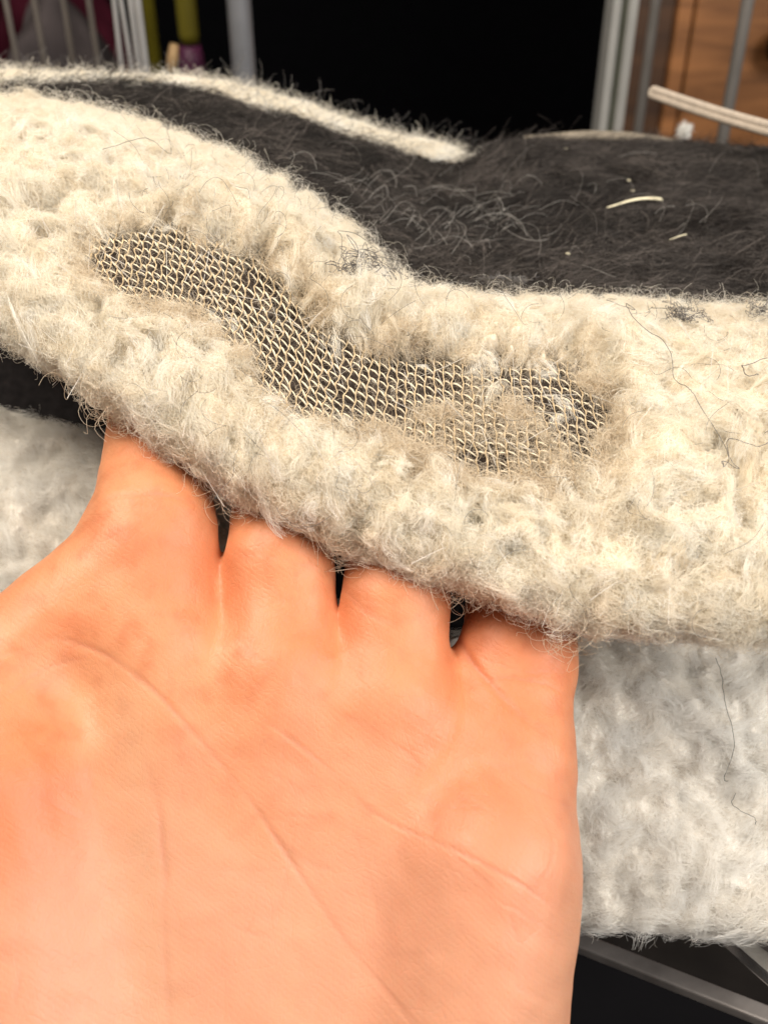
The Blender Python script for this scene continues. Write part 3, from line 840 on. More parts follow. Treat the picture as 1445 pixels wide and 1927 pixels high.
def skin_mat():
    m, nt, out = new_mat('skin')
    b = N(nt, 'ShaderNodeBsdfPrincipled')
    tc = N(nt, 'ShaderNodeTexCoord')
    n1 = N(nt, 'ShaderNodeTexNoise'); n1.inputs['Scale'].default_value = 38; n1.inputs['Detail'].default_value = 3
    n2 = N(nt, 'ShaderNodeTexNoise'); n2.inputs['Scale'].default_value = 260; n2.inputs['Detail'].default_value = 4
    nt.links.new(tc.outputs['Object'], n1.inputs['Vector']); nt.links.new(tc.outputs['Object'], n2.inputs['Vector'])
    r1 = ramp(nt, [(0.3, (0.53, 0.185, 0.085)), (0.5, (0.575, 0.238, 0.114)), (0.7, (0.59, 0.28, 0.142))])
    nt.links.new(n1.outputs['Fac'], r1.inputs['Fac'])
    r2 = ramp(nt, [(0.30, (0.84, 0.70, 0.64)), (0.5, (.97, .94, .92)), (0.68, (1, 1, 1))])
    nt.links.new(n2.outputs['Fac'], r2.inputs['Fac'])
    mu = N(nt, 'ShaderNodeMix', data_type='RGBA', blend_type='MULTIPLY'); mu.inputs['Factor'].default_value = .85
    nt.links.new(r1.outputs[0], mu.inputs['A']); nt.links.new(r2.outputs[0], mu.inputs['B'])
    ar = N(nt, 'ShaderNodeAttribute', attribute_name='rosy'); mr0 = N(nt, 'ShaderNodeMix', data_type='RGBA')
    mr0.inputs['B'].default_value = (.56, .27, .168, 1)
    nt.links.new(ar.outputs['Fac'], mr0.inputs['Factor']); nt.links.new(mu.outputs['Result'], mr0.inputs['A'])
    last = mr0
    for nm_, col_, amt in (('blush_shade', (.54, .16, .065, 1), .8), ('hollow_shade', (.42, .25, .14, 1), .38)):
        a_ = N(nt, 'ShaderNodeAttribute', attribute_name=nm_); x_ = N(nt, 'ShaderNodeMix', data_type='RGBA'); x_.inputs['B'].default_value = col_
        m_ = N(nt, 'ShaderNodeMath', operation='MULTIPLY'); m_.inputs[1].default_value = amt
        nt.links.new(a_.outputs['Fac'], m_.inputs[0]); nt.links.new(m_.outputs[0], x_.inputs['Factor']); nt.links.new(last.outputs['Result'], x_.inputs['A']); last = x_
    at = N(nt, 'ShaderNodeAttribute', attribute_name='crease')
    mc = N(nt, 'ShaderNodeMix', data_type='RGBA'); mc.inputs['B'].default_value = (0.46, 0.17, 0.10, 1)
    ms = N(nt, 'ShaderNodeMath', operation='MULTIPLY'); ms.inputs[1].default_value = .45
    nt.links.new(at.outputs['Fac'], ms.inputs[0]); nt.links.new(ms.outputs[0], mc.inputs['Factor'])
    nt.links.new(last.outputs['Result'], mc.inputs['A']); nt.links.new(mc.outputs['Result'], b.inputs['Base Color'])
    b.inputs['Subsurface Weight'].default_value = .25; b.inputs['Subsurface Radius'].default_value = (1.0, .35, .18)
    b.inputs['Subsurface Scale'].default_value = .0035
    b.inputs['Roughness'].default_value = .48; b.inputs['Specular IOR Level'].default_value = .35
    # fine relief: flexure lines (cells of two sizes, warped) and ridges
    wn_ = N(nt, 'ShaderNodeTexNoise'); wn_.inputs['Scale'].default_value = 90; wn_.inputs['Detail'].default_value = 3
    nt.links.new(tc.outputs['Object'], wn_.inputs['Vector'])
    wm = N(nt, 'ShaderNodeVectorMath', operation='MULTIPLY_ADD'); wm.inputs[1].default_value = (.006, .006, .006)
    nt.links.new(wn_.outputs['Color'], wm.inputs[0]); nt.links.new(tc.outputs['Object'], wm.inputs[2])
    prev = None
    for sc, edge_, dist_ in ((105, .018, .00004), (290, .035, .00002), (1300, .15, .00005)):
        mp = N(nt, 'ShaderNodeMapping'); mp.inputs['Scale'].default_value = (1.35, .75, .75)
        mp.inputs['Rotation'].default_value = (0, .4, 0)
        vo = N(nt, 'ShaderNodeTexVoronoi', feature='DISTANCE_TO_EDGE'); vo.inputs['Scale'].default_value = sc
        nt.links.new(wm.outputs[0], mp.inputs['Vector']); nt.links.new(mp.outputs[0], vo.inputs['Vector'])
        mr = N(nt, 'ShaderNodeMapRange', interpolation_type='SMOOTHSTEP'); mr.inputs['From Max'].default_value = edge_
        nt.links.new(vo.outputs['Distance'], mr.inputs['Value'])
        bp = N(nt, 'ShaderNodeBump'); bp.inputs['Strength'].default_value = .35; bp.inputs['Distance'].default_value = dist_
        nt.links.new(mr.outputs['Result'], bp.inputs['Height'])
        if prev: nt.links.new(prev.outputs[0], bp.inputs['Normal'])
        prev = bp
    wv = N(nt, 'ShaderNodeTexWave', bands_direction='DIAGONAL'); wv.inputs['Scale'].default_value = 480; wv.inputs['Distortion'].default_value = 30
    wv.inputs['Detail'].default_value = 2; wv.inputs['Detail Scale'].default_value = .05
    nt.links.new(tc.outputs['Object'], wv.inputs['Vector'])
    bp = N(nt, 'ShaderNodeBump'); bp.inputs['Strength'].default_value = .10; bp.inputs['Distance'].default_value = .0001
    nt.links.new(wv.outputs['Fac'], bp.inputs['Height']); nt.links.new(prev.outputs[0], bp.inputs['Normal'])
    nt.links.new(bp.outputs[0], b.inputs['Normal'])
    nt.links.new(b.outputs[0], out.inputs['Surface'])
    return m


def build_hand():
    Vv, Fq = hand()
    # split every quad in four, then relax
    e = np.sort(np.concatenate([Fq[:, [0, 1]], Fq[:, [1, 2]], Fq[:, [2, 3]], Fq[:, [3, 0]]]), 1)
    ue, inv = np.unique(e[:, 0] * len(Vv) + e[:, 1], return_inverse=True); inv = inv.reshape(4, -1)
    e0, e1 = ue // len(Vv), ue % len(Vv)
    nV, nE, nF = len(Vv), len(ue), len(Fq)
    v = np.concatenate([Vv, (Vv[e0] + Vv[e1]) / 2, Vv[Fq].mean(1)])
    em = inv + nV; fc = np.arange(nF) + nV + nE
    Fs = np.concatenate([np.stack([Fq[:, k], em[k], fc, em[k - 1]], -1) for k in range(4)])
    prs = np.concatenate([Fs[:, [0, 1]], Fs[:, [1, 2]], Fs[:, [2, 3]], Fs[:, [3, 0]]]); prs = np.concatenate([prs, prs[:, ::-1]])
    deg = np.bincount(prs[:, 0], minlength=len(v))[:, None]
    for it in range(4):
        sm = np.stack([np.bincount(prs[:, 0], v[prs[:, 1], k], len(v)) for k in range(3)], -1)
        v = v * .5 + sm / deg * .5
    n = len(v)
    fn = np.cross(v[Fs[:, 2]] - v[Fs[:, 0]], v[Fs[:, 3]] - v[Fs[:, 1]])
    nr = np.stack([np.bincount(Fs.ravel(), np.repeat(fn[:, k], 4), n) for k in range(3)], -1)
    nr /= np.linalg.norm(nr, axis=1, keepdims=True) + 1e-12
    m2 = bpy.data.meshes.new('hand'); m2.from_pydata(v.tolist(), [], Fs.tolist())
    px = CX + v[:, 0] / v[:, 2] * F_PX; py = CY - v[:, 1] / v[:, 2] * F_PX
    facing = smooth01((-(nr * v).sum(1) / np.linalg.norm(v, axis=1) - .05) / .3)
    disp = np.zeros(n); cm = np.zeros(n); vis_ = (facing > 0) & (px > -80) & (px < 1200) & (py > 850) & (py < 2000)
    wob = 5 * perlin(v * 1.6) + 2 * perlin(v * 5)
    for poly, wd, dp in CREASE:
        wd *= .6; dp *= .5
        q = np.array(poly, float); kk = np.linspace(0, len(q) - 1, len(q) * 3)
        q = np.stack([cr(np.arange(len(q)), q[:, 0], kk), cr(np.arange(len(q)), q[:, 1], kk)], -1)
        sel = vis_ & (px > q[:, 0].min() - 60) & (px < q[:, 0].max() + 60) & (py > q[:, 1].min() - 60) & (py < q[:, 1].max() + 60)
        ii = np.where(sel)[0]
        if not len(ii): continue
        dd = np.full(len(ii), 1e9); tp = np.zeros(len(ii))
        X_, Y_ = px[ii] + wob[ii], py[ii] + wob[ii]
        for a in range(len(q) - 1):
            e = q[a + 1] - q[a]
            t = np.clip(((X_ - q[a, 0]) * e[0] + (Y_ - q[a, 1]) * e[1]) / (e @ e), 0, 1)
            d_ = np.hypot(X_ - q[a, 0] - t * e[0], Y_ - q[a, 1] - t * e[1])
            m = d_ < dd; dd[m] = d_[m]; tp[m] = (a + t[m]) / (len(q) - 1)
        dcm = dd * v[ii, 2] / F_PX
        fade = np.minimum(1, np.minimum(tp, 1 - tp) * 6 + .1)
        fade = fade * np.clip(.65 + .8 * perlin(v[ii] * 1.1 + 3), .1, 1.2)
        g = np.exp(-(dcm / wd) ** 2) * fade
        disp[ii] -= dp * (g - .10 * np.exp(-(dcm / (3 * wd)) ** 2) * fade)
        cm[ii] = np.maximum(cm[ii], np.exp(-(dcm / (wd * .9)) ** 2) * fade * min(1, dp / .016))
    v = v + nr * (disp * facing)[:, None] + nr * (.035 * fbm(v * .9, 3))[:, None]
    wv_ = c2w(v)
    anchor = P(500, 1927, 14.0)
    m2.vertices.foreach_set('co', (wv_ - anchor).astype(np.float32).ravel())
    a = m2.attributes.new('crease', 'FLOAT', 'POINT'); a.data.foreach_set('value', (cm * facing).astype(np.float32))
    wob2 = 40 * fbm(v * .6 + 7, 2)
    bl = np.clip(sum(k_ * np.exp(-((px - x_ + wob2) ** 2 + ((py - y_ - wob2) * .8) ** 2) / r_ ** 2) for x_, y_, r_, k_ in BLUSH_SHADE), 0, 1)
    ve = np.exp(-(poly_d(px + wob2 * .3, py, HOLLOW_SHADE) / 80) ** 2)
    for nm_, val in (('blush_shade', bl), ('hollow_shade', ve)):
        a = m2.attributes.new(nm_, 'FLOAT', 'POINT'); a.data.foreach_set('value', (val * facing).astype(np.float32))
    rosy = .75 * smooth01((py - 1200) / 520 + .35 * fbm(v * .5 + 4, 2))
    a = m2.attributes.new('rosy', 'FLOAT', 'POINT'); a.data.foreach_set('value', rosy.astype(np.float32))
    m2.polygons.foreach_set('use_smooth', np.ones(len(m2.polygons), bool))
    m2.materials.clear(); m2.materials.append(skin_mat()); m2.update()
    ho = put('hand', m2, None, 'open palm with fingers reaching up under the worn fleece edge', 'hand')
    ho.location = Vector(anchor)


build_hand()

# ================================================================== HAIRS AND CRUMBS ON THE CLOTH
def strand(name, path, r, mat, label=None, cat=None, parent=None, jitter=0.0002, tint=.4, group=None):
    """one loose hair as a curves thing"""
    q = np.asarray(path, float); kk = np.linspace(0, len(q) - 1, max(len(q) * 5, 12))
    s = np.stack([cr(np.arange(len(q)), q[:, a], kk) for a in range(3)], -1)
    s += rng.normal(0, jitter * .3, s.shape)
    o = curves_obj(name, s[None], np.full((1, len(s)), r), mat, parent, np.array([tint]))
    if label: o['label'] = label
    if cat: o['category'] = cat
    if group: o['group'] = group
    return o


def fold_path(pp, lift=0.003):
    q = np.array(pp, float); return on_fold(q[:, 0], q[:, 1], lift, felt)


def tangle(name, centre, n, spread, label, surf_path=fold_path, length=70, lift=.003, mat=None, r=0.00005):
    paths = []
    for i in range(n):
        x, y = centre[0] + rng.normal(0, spread[0] * .5), centre[1] + rng.normal(0, spread[1] * .5)
        a = rng.uniform(0, 6.28); pp = []
        for k in range(14):
            pp.append((x, y)); a += rng.normal(0, .75); st = length / 14
            x += math.cos(a) * st - (x - centre[0]) * .06; y += math.sin(a) * st - (y - centre[1]) * .06
        q = surf_path(pp, lift) + rng.normal(0, .0005, (14, 3))
        paths.append(q)
    pts = np.array(paths)
    kk = np.linspace(0, 13, 30); pts = np.stack([np.stack([cr(np.arange(14), p[:, a], kk) for a in range(3)], -1) for p in pts])
    o = curves_obj(name, pts, np.full(len(pts), r), mat or M_DARKHAIR, None, rng.random(len(pts)))
    o['label'] = label; o['category'] = 'hair'
    return o


tangle('hair_tangle', (662, 540), 13, (34, 42), 'small dark hair tangle on cream fleece crest above the knit patch', length=130, lift=.0035)
tangle('hair_tangle', (952, 540), 26, (36, 26), 'dense dark hair knot on fleece crest below the pale hairs', length=90, lift=.004)
tangle('hair_tangle', (1278, 622), 14, (42, 16), 'flat dark hair wisp on cream fleece beyond the second knit patch', length=80, lift=.003)
tangle('hair_tangle', (1425, 612), 9, (26, 8), 'short dark lint wisp on fleece at the photo right edge', length=40, lift=.003)
strand('loose_hair', fold_path([(1137, 600), (1145, 628), (1166, 636), (1172, 660), (1184, 690), (1218, 714), (1229, 756), (1250, 794), (1277, 825), (1315, 853), (1313, 905), (1329, 925)], .0035), .00005, M_DARKHAIR, 'long dark hair running down the fleece beside the second knit patch', 'hair')
strand('loose_hair', fold_path([(1313, 904), (1332, 903), (1358, 910), (1372, 890), (1380, 872), (1424, 863), (1436, 849), (1443, 828)], .0035), .00005, M_DARKHAIR, 'bent dark hair on fleece lower right of the second knit patch', 'hair')
strand('loose_hair', fold_path([(677, 572), (710, 589), (754, 600), (810, 583), (882, 572), (893, 600), (909, 600)], .0035), .00005, M_DARKHAIR, 'dark hair lying along the fleece between the two hair tangles', 'hair')
strand('loose_hair', fold_path([(1440, 740), (1415, 742), (1405, 752), (1407, 768), (1415, 772)], .004), .00006, M_DARKHAIR, 'hooked dark hair on fleece at the right photo edge', 'hair')
strand('loose_hair', fold_path([(315, 270), (318, 305), (300, 330), (260, 335), (190, 352)], .0035), .000045, M_DARKHAIR, 'thin dark hair on the upper left fleece crest', 'hair')
strand('loose_hair', on_pad([1334, 1332, 1340, 1362, 1345, 1345], [1262, 1290, 1330, 1400, 1440, 1460], .003), .00005, M_DARKHAIR, 'wavy dark hair hanging down the lower fleece pad', 'hair')
strand('loose_hair', on_pad([1370, 1375, 1398, 1400], [1480, 1510, 1525, 1540], .003), .00005, M_DARKHAIR, 'short dark hair low on the fleece pad right of the hand', 'hair')
# fine dark strays over the fleece
pts, tint = fuzz(felt, 330, np.where((T > .12) & (T < .85), 1.0, 0) * (X > 250) * (.3 + smooth01((760 - YY) / 250)), (.003, .009), .3, .0012, 9, (.3, 1.2))
nn_ = len(pts); curves_obj('stray_hair', pts + (CAM - pts[:, :1]) / np.linalg.norm(CAM - pts[:, :1], axis=-1, keepdims=True) * .002, np.full(nn_, .000028), M_DARKHAIR, ff, tint, kind='stuff')
# straight glossy pale fibres
pts, tint = fuzz(felt, 420, np.where((T > .2) & (T < .88), 1.0, 0) * (.4 + thin), (.003, .010), .7, .0003, 6, (.1, .4))
curves_obj('glossy_fibre', pts, np.full(len(pts), .000045), M_PALEHAIR, ff, .6 + .4 * tint, kind='stuff')


def on_fur(x, y, lift=.002):
    x = np.asarray(x, float); y = np.asarray(y, float)
    u = (x + 240) / 6.0; a = yc(x) + 26; f = (y - a) / (YFAR(x) - a)
    v = np.clip(f, 0, 1) * (len(fs) - 1)
    return fur.at(fur.P, u, v) + fur.at(fur.N, u, v) * lift


# pale hairs shed on the dark fur
paths = []
for i in range(120):
    if i < 55: x0_, y0_ = rng.normal(850, 85), rng.normal(430, 38)
    elif i < 85: x0_, y0_ = rng.normal(700, 60), rng.normal(400, 50)
    else: x0_, y0_ = rng.uniform(450, 1440), rng.uniform(290, 540)
    a = rng.normal(0, .7); cv = rng.normal(0, .05); L = rng.gamma(2.2, 28) + 15
    xs_, ys_ = [], []
    for k in range(10):
        xs_.append(x0_); ys_.append(y0_); a += cv * 4; x0_ += math.cos(a) * L / 10; y0_ += math.sin(a) * L / 14
    paths.append(on_fur(np.array(xs_), np.minimum(np.array(ys_), yc(np.array(xs_)) + 5), .003 + .003 * np.sin(np.linspace(0, 3.1, 10))[:, None] * rng.random()))
curves_obj('shed_hair', np.array(paths), rng.uniform(.000012, .000036, len(paths)), M_PALEHAIR, None, rng.random(len(paths)) ** 2 * .9,
           label='pale pet hairs shed on the charcoal fur', cat='hair', kind='stuff')

M_SHAV = plain_mat('pale_wood', (0.82, 0.74, 0.52), .5, noise=.12, scale=300)


def shaving(name, x0, x1, y, bend, width, label, cat):
    k = np.linspace(0, 1, 14)
    xs_ = x0 + (x1 - x0) * k; ys_ = y - bend * np.sin(k * 2.6) + 10 * (1 - k)
    mid = on_fur(xs_, ys_, .0028); w_ = width * (0.25 + .75 * k ** .8) * np.where(k > .93, .55, 1)
    cam_up = np.array([0, .35, .94]); side = np.gradient(mid, axis=0); side /= np.linalg.norm(side, axis=1, keepdims=True)
    nn_ = np.cross(side, cam_up); nn_ /= np.linalg.norm(nn_, axis=1, keepdims=True)
    V = []
    for i in range(14):
        for (a, b) in ((-1, 0), (-.5, .5), (0, .65), (.5, .5), (1, 0), (0, -.15)):
            V.append(mid[i] + nn_[i] * a * w_[i] + np.array([0, 0, 1.0]) * b * w_[i] * .8)
    Fc = []
    for i in range(13):
        for j in range(6): Fc.append([i * 6 + j, i * 6 + (j + 1) % 6, (i + 1) * 6 + (j + 1) % 6, (i + 1) * 6 + j])
    Fc += [list(range(6))[::-1], [13 * 6 + j for j in range(6)]]
    return mesh_obj(name, V, Fc, M_SHAV, None, label=label, cat=cat)


shaving('wood_shaving', 1138, 1243, 408, 12, .0015, 'curved pale wood shaving lying on the charcoal fur', 'shaving')
shaving('splinter', 1252, 1286, 466, 2, .0004, 'thin pale splinter on the fur below the wood shaving', 'splinter')
for (x_, y_, r_, lab) in ((1062, 298, .0005, 'pale crumb on the far charcoal fur beyond the wood shaving'), (1180, 354, .0005, 'upper of two tiny crumbs between shaving and far edge'),
                          (1186, 371, .0005, 'lower of two tiny crumbs just above the wood shaving'), (1068, 496, .0005, 'tiny white speck on the fur near the fleece crest')):
    c = on_fur(np.array([x_]), np.array([y_]), .0022)[0]
    ang = np.linspace(0, 2 * math.pi, 9)[:-1]
    V = [c + r_ * np.array([math.cos(a) * rng.uniform(.7, 1.3), math.sin(a) * rng.uniform(.7, 1.2), zz]) for zz in (-.5, .1, .6) for a in ang]
    V = [v if i < 16 else c + (v - c) * .6 for i, v in enumerate(V)]
    Fc = [[k * 8 + j, k * 8 + (j + 1) % 8, (k + 1) * 8 + (j + 1) % 8, (k + 1) * 8 + j] for k in range(2) for j in range(8)] + [list(range(8))[::-1], list(range(16, 24))]
    mesh_obj('crumb', V, Fc, M_SHAV, None, label=lab, cat='crumb', group='crumbs on the fur')

# ================================================================== BEHIND THE BED
M_WIRE = plain_mat('cage_wire', (0.24, 0.205, 0.175), .45, metal=.2, noise=.15, scale=80)
M_WIREW = plain_mat('white_wire', (0.45, 0.43, 0.41), .4, noise=.1, scale=80)
M_STEEL = plain_mat('brushed_steel', (0.42, 0.42, 0.44), .38, metal=.6, noise=.1, scale=60)
M_ALU = plain_mat('aluminium', (0.50, 0.49, 0.46), .45, metal=.3, noise=.08, scale=60)
M_ALUD = plain_mat('groove_grey', (0.17, 0.18, 0.13), .6, noise=.1)
M_GREYBAR = plain_mat('grey_bar', (0.22, 0.20, 0.18), .5, metal=.2, noise=.1)


def vbar(name, x, y_ref, fwd, px_w, mat, parent=None, z0=.20, z1=.72, lean=0.0, sides=12, **kw):
    b = PF(x, y_ref, fwd); depth = float((b - CAM) @ FWD) * 100
    r = px_w / 2 * depth / F_PX * .01
    top = np.array([b[0] + lean * (z1 - b[2]), b[1], z1]); bot = np.array([b[0] + lean * (z0 - b[2]), b[1], z0])
    V, Fc = tube_mesh([bot, bot + (top - bot) * .5, top], r, sides)
    return mesh_obj(name, V, Fc, mat, parent, **kw)


def hrail(name, xa, xb, fwd, z, r, mat, parent):
    V, Fc = tube_mesh([(xa, fwd * .01, z), ((xa + xb) / 2, fwd * .01, z), (xb, fwd * .01, z)], r, 10)
    return mesh_obj(name, V, Fc, mat, parent)


cg = empty('wire_cage_panel', PF(100, 60, 40) * np.array([1, 1, 0]) + np.array([0, 0, .2]), 'beige wire cage panel standing behind the rear fleece band', 'cage panel')
for x_ in (-85, -31, 22, 75, 129, 176): vbar('bar', x_, 60, 40, 12, M_WIRE, cg)
xa, xb = PF(-100, 60, 40)[0], PF(190, 60, 40)[0]
hrail('rail', xa, xb, 40, .715, .0016, M_WIRE, cg); hrail('rail', xa, xb, 40, .205, .0016, M_WIRE, cg)
cw = empty('cage_door', PF(245, 60, 37) * np.array([1, 1, 0]) + np.array([0, 0, .2]), 'narrow white wire cage door beside the beige cage bars', 'cage door')
for x_, w_, ln_ in ((221, 10, .03), (237, 9, -.03), (253, 11, .0), (266, 15, .0)): vbar('bar', x_, 60, 37, w_, M_WIREW, cw, lean=ln_)
xa, xb = PF(212, 60, 37)[0], PF(274, 60, 37)[0]
hrail('rail', xa, xb, 37, .715, .0016, M_WIREW, cw); hrail('rail', xa, xb, 37, .205, .0016, M_WIREW, cw)
vbar('steel_post', 455, 80, 46, 44, M_STEEL, None, z0=.0, z1=.8, sides=24, label='round pale steel post behind the rear fleece band', cat='post')


# cloth heaps behind the cage, toy handles
def heap(name, x0, x1, ya, fwd, mat, label, cat, seed):
    a, b = PF(x0, ya, fwd), PF(x1, ya, fwd)
    nu, nv = 60, 40
    u, v = np.meshgrid(np.linspace(0, 1, nu), np.linspace(0, 1, nv), indexing='ij')
    hgt = a[2] - .2
    r = np.sin(u * math.pi) ** .45
    X_ = a[0] + (b[0] - a[0]) * u; Z_ = .2 + hgt * r * np.sin(v * math.pi * .62 + .0) ** .8; Y_ = fwd * .01 + .05 * v * 2 - .02
    Pq = np.stack([X_, Y_, Z_], -1); nz_ = fbm(Pq * 14 + seed, 3)
    Pq[..., 1] -= .03 * nz_ * r; Pq[..., 2] += .02 * nz_ * r
    return mesh_obj(name, Pq.reshape(-1, 3), grid_faces(nu, nv), mat, None, label=label, cat=cat)


M_MAG = plain_mat('magenta_cloth', (0.045, 0.005, 0.012), .9, noise=.3, scale=30, spec=.1)
M_TAUPE = plain_mat('taupe_cloth', (0.055, 0.045, 0.045), .9, noise=.3, scale=30, spec=.1)
heap('magenta_cloth', -160, 215, -60, 62, M_MAG, 'dark magenta cloth heap behind the beige cage bars', 'cloth', 1)
heap('taupe_cloth', -100, 190, 45, 52, M_TAUPE, 'greyish taupe cloth lying low behind the beige cage bars', 'cloth', 9)

M_YEL = plain_mat('olive_yellow_plastic', (0.12, 0.098, 0.006), .5, noise=.12, scale=40)
M_PURP = plain_mat('purple_plastic', (0.06, 0.008, 0.035), .5, noise=.2, scale=40)
M_ORNG = plain_mat('tan_wood', (0.38, 0.24, 0.11), .6, noise=.15, scale=60)


def lathe(profile, base, sides=24):
    V, Fc = [], []
    for (r, z) in profile:
        for j in range(sides):
            a = 2 * math.pi * j / sides; V.append(base + np.array([r * math.cos(a), r * math.sin(a), z]))
    n = len(profile)
    for i in range(n - 1):
        for j in range(sides): Fc.append([i * sides + j, i * sides + (j + 1) % sides, (i + 1) * sides + (j + 1) % sides, (i + 1) * sides + j])
    Fc += [list(range(sides))[::-1], [(n - 1) * sides + j for j in range(sides)]]
    return V, Fc


c = PF(357, 80, 50); dep = float((c - CAM) @ FWD) * 100; px2m = dep / F_PX * .01
toy = empty('toy_mallet', np.array([c[0], c[1], c[2] - .06]), 'toy with olive yellow handle and purple foot beside the steel post', 'toy')
V, Fc = lathe([(17 * px2m, 0), (19 * px2m, .004), (20 * px2m, .05), (23 * px2m, .12), (24 * px2m, .2), (22 * px2m, .203)], c)
mesh_obj('handle', V, Fc, M_YEL, toy)
V, Fc = lathe([(26 * px2m, -.06), (26 * px2m, -.03), (24 * px2m, -.008), (21 * px2m, -.001)], c)
mesh_obj('foot', V, Fc, M_PURP, toy)
vbar('yellow_rod', 284, 60, 56, 26, M_YEL, None, z0=.2, z1=.7, label='dull yellow rod half hidden beside the white cage door', cat='rod')
V, Fc = tube_mesh([PF(322, 135, 47), PF(325, 110, 47), PF(328, 82, 47)], [.0022, .0025, .0018], 10)
mesh_obj('wooden_peg', V, Fc, M_ORNG, None, label='small tan wooden peg at the foot of the toy handle', cat='peg')


# right: aluminium frame, thin bars, wooden cabinet
def vslab(name, xl, xr, y_ref, fwd, thick, mat, parent=None, z0=.05, z1=.95, bev=.0008, **kw):
    a, b = PF(xl, y_ref, fwd), PF(xr, y_ref, fwd)
    V, Fc = box_mesh(a[0], b[0], fwd * .01, fwd * .01 + thick, z0, z1, bev)
    return mesh_obj(name, V, Fc, mat, parent, smooth=False, **kw)


fr = empty('aluminium_frame', PF(1165, 125, 52) * np.array([1, 1, 0]) + np.array([0, 0, .05]), 'slim aluminium door frame with a groove, beside the wooden cabinet', 'frame')
vslab('profile', 1141, 1157, 125, 52, .02, M_ALU, fr); vslab('groove', 1156.5, 1170.5, 125, 52.4, .016, M_ALUD, fr); vslab('profile', 1170, 1187, 125, 52, .02, M_ALU, fr)
vbar('thin_bar', 1217, 125, 50, 19, M_GREYBAR, None, z0=.05, z1=.9, label='thin grey bar between the aluminium frame and the looped cord', cat='bar')
vbar('thin_bar', 1384, 125, 44, 24, M_GREYBAR, None, z0=.05, z1=.9, label='grey bar crossing behind the looped cord', cat='bar')


def wood_mat(name, c1, c2):
    m, nt, out = new_mat(name)
    b = N(nt, 'ShaderNodeBsdfPrincipled'); tc = N(nt, 'ShaderNodeTexCoord'); mp = N(nt, 'ShaderNodeMapping'); mp.inputs['Scale'].default_value = (3, 3, 22)
    nz = N(nt, 'ShaderNodeTexNoise'); nz.inputs['Scale'].default_value = 6; nz.inputs['Detail'].default_value = 7; nz.inputs['Distortion'].default_value = .6
    nt.links.new(tc.outputs['Object'], mp.inputs['Vector']); nt.links.new(mp.outputs[0], nz.inputs['Vector'])
    rp = ramp(nt, [(.3, c1), (.7, c2)]); nt.links.new(nz.outputs['Fac'], rp.inputs['Fac']); nt.links.new(rp.outputs[0], b.inputs['Base Color'])
    b.inputs['Roughness'].default_value = .45
    nt.links.new(b.outputs[0], out.inputs['Surface']); return m


M_WOOD = wood_mat('cabinet_wood', (.19, .075, .023), (.40, .165, .054))
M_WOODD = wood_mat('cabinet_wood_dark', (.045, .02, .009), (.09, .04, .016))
cb = empty('wooden_cabinet', PF(1350, 125, 66) * np.array([1, 1, 0]), 'reddish brown wooden cabinet behind the bars and the cord', 'cabinet')
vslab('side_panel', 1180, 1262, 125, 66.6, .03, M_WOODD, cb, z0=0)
vslab('frame_strip', 1260.5, 1288, 125, 66, .03, M_WOOD, cb, z0=0)
vslab('door_panel', 1293, 1900, 125, 66, .03, M_WOOD, cb, z0=0)
kn = PF(1478, 88, 64.5)
V, Fc = lathe([(.006, -.006), (.011, -.002), (.011, .003), (.006, .006)], np.zeros(3), 18)
V = [np.array([v[0], -v[2], v[1]]) + kn for v in V]
mesh_obj('knob', V, Fc, plain_mat('dark_bronze', (.02, .015, .01), .4, metal=.7), cb)

# looped cord lying off to the right, over the far fur
M_CORD = plain_mat('cotton_cord', (0.50, 0.42, 0.34), .85, noise=.12, scale=500, bump=.0003, spec=.2)
def cordpath():
    A, B = P(1226, 172, 30.0), P(1470, 246, 26.0); C = P(1900, 330, 25)
    ax = (B - A); ax /= np.linalg.norm(ax); up = UP - (UP @ ax) * ax; up /= np.linalg.norm(up); hw = .0008
    top = [A + ax * s + up * hw for s in np.linspace(np.linalg.norm(C - A), .001, 16)]
    bot = [A + ax * s - up * hw for s in np.linspace(.001, np.linalg.norm(C - A), 16)]
    arc = [A + ax * .001 + (up * math.cos(a) - ax * math.sin(a)) * hw for a in np.linspace(.3, math.pi - .3, 7)]
    sag = lambda q: q + UP * (-.0006 * math.sin(min(1, np.linalg.norm(q - A) / .06) * 3.1))
    return [sag(q) for q in top + arc + bot]
V, Fc = tube_mesh(cordpath(), .00115, 12)
mesh_obj('looped_cord', V, Fc, M_CORD, None, label='doubled pinkish beige cord poking in from the right above the fur', cat='cord')

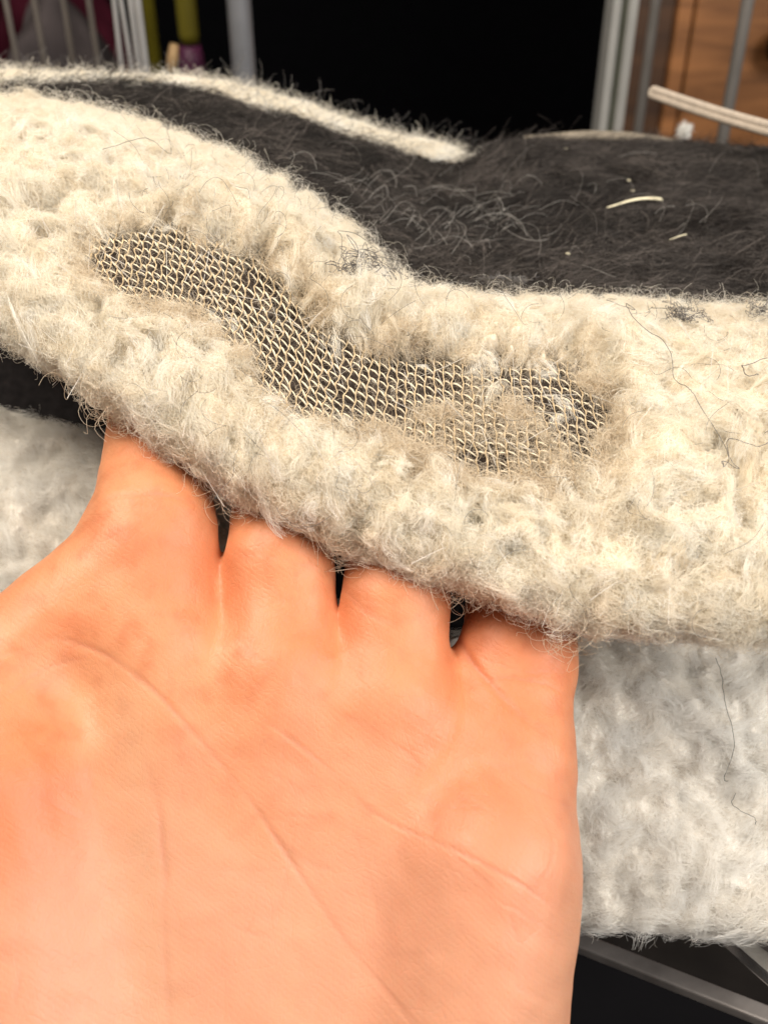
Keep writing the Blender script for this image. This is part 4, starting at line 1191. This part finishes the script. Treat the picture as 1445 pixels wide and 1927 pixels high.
# beige piping along the far edge and a bit of white fluff
px_ = np.linspace(985, 1300, 24); py_ = np.interp(px_, [985, 1100, 1180, 1300], [252, 247, 250, 268])
V, Fc = tube_mesh(P(px_, py_ + 8, 29.6), .0016 * np.interp(px_, [985, 1100, 1250, 1300], [.5, 1, 1.1, .8]), 10)
mesh_obj('piping', V, Fc, plain_mat('beige_piping', (.22, .185, .14), .9, noise=.2, scale=200), blanket)
c = P(1288, 247, 29.3)
pts = []
for i in range(420):
    d = rng.normal(size=3); d /= np.linalg.norm(d); q = [c + d * .0012 * rng.random() * np.array([1.0, 1, 1.5])]
    for k in range(5): d = d + rng.normal(0, .5, 3); d /= np.linalg.norm(d); q.append(q[-1] + d * .00045)
    pts.append(q)
fl = curves_obj('lint_ball', np.array(pts), np.full(420, .00005), M_WHITE, None, np.full(420, 1.0), label='small white lint tuft on the far edge of the fur', cat='lint')

# ================================================================== UNDER THE PAD
M_SLAT = plain_mat('slat_grey', (0.26, 0.235, 0.22), .42, metal=.5, noise=.25, scale=120, bump=.0004)
M_TRAY = plain_mat('tray_brown', (0.035, 0.028, 0.024), .7, noise=.3, scale=60)


def flatbar(name, p0, p1, width, thick, mat, label, cat, up=np.array([0, 0, 1.0])):
    p0, p1 = np.asarray(p0), np.asarray(p1); ax = p1 - p0; L = np.linalg.norm(ax); ax /= L
    sd = np.cross(ax, up); sd /= np.linalg.norm(sd); n_ = np.cross(sd, ax)
    V, Fc = box_mesh(0, L, -width / 2, width / 2, -thick / 2, thick / 2, min(width, thick) * .18)
    V = p0 + V[:, :1] * ax + V[:, 1:2] * sd + V[:, 2:] * n_
    return mesh_obj(name, V, Fc, mat, None, smooth=False, label=label, cat=cat)


flatbar('metal_slat', P(820, 1668, 22.0), P(1560, 1962, 18.5), .0035, .0026, M_SLAT, 'dull grey metal slat running under the fleece pad', 'slat')
flatbar('tray_board', P(900, 1640, 24.5), P(1600, 1900, 21.5), .004, .022, M_TRAY, 'dark brown tray edge in the shade under the fleece pad', 'tray')
flatbar('bright_rod', P(1300, 1700, 20.0), P(1520, 1890, 17.6), .0035, .0035, plain_mat('polished_steel', (0.8, 0.79, 0.77), .22, metal=.9, noise=.1, scale=200), 'shiny steel rod under the lower right corner of the pad', 'rod')
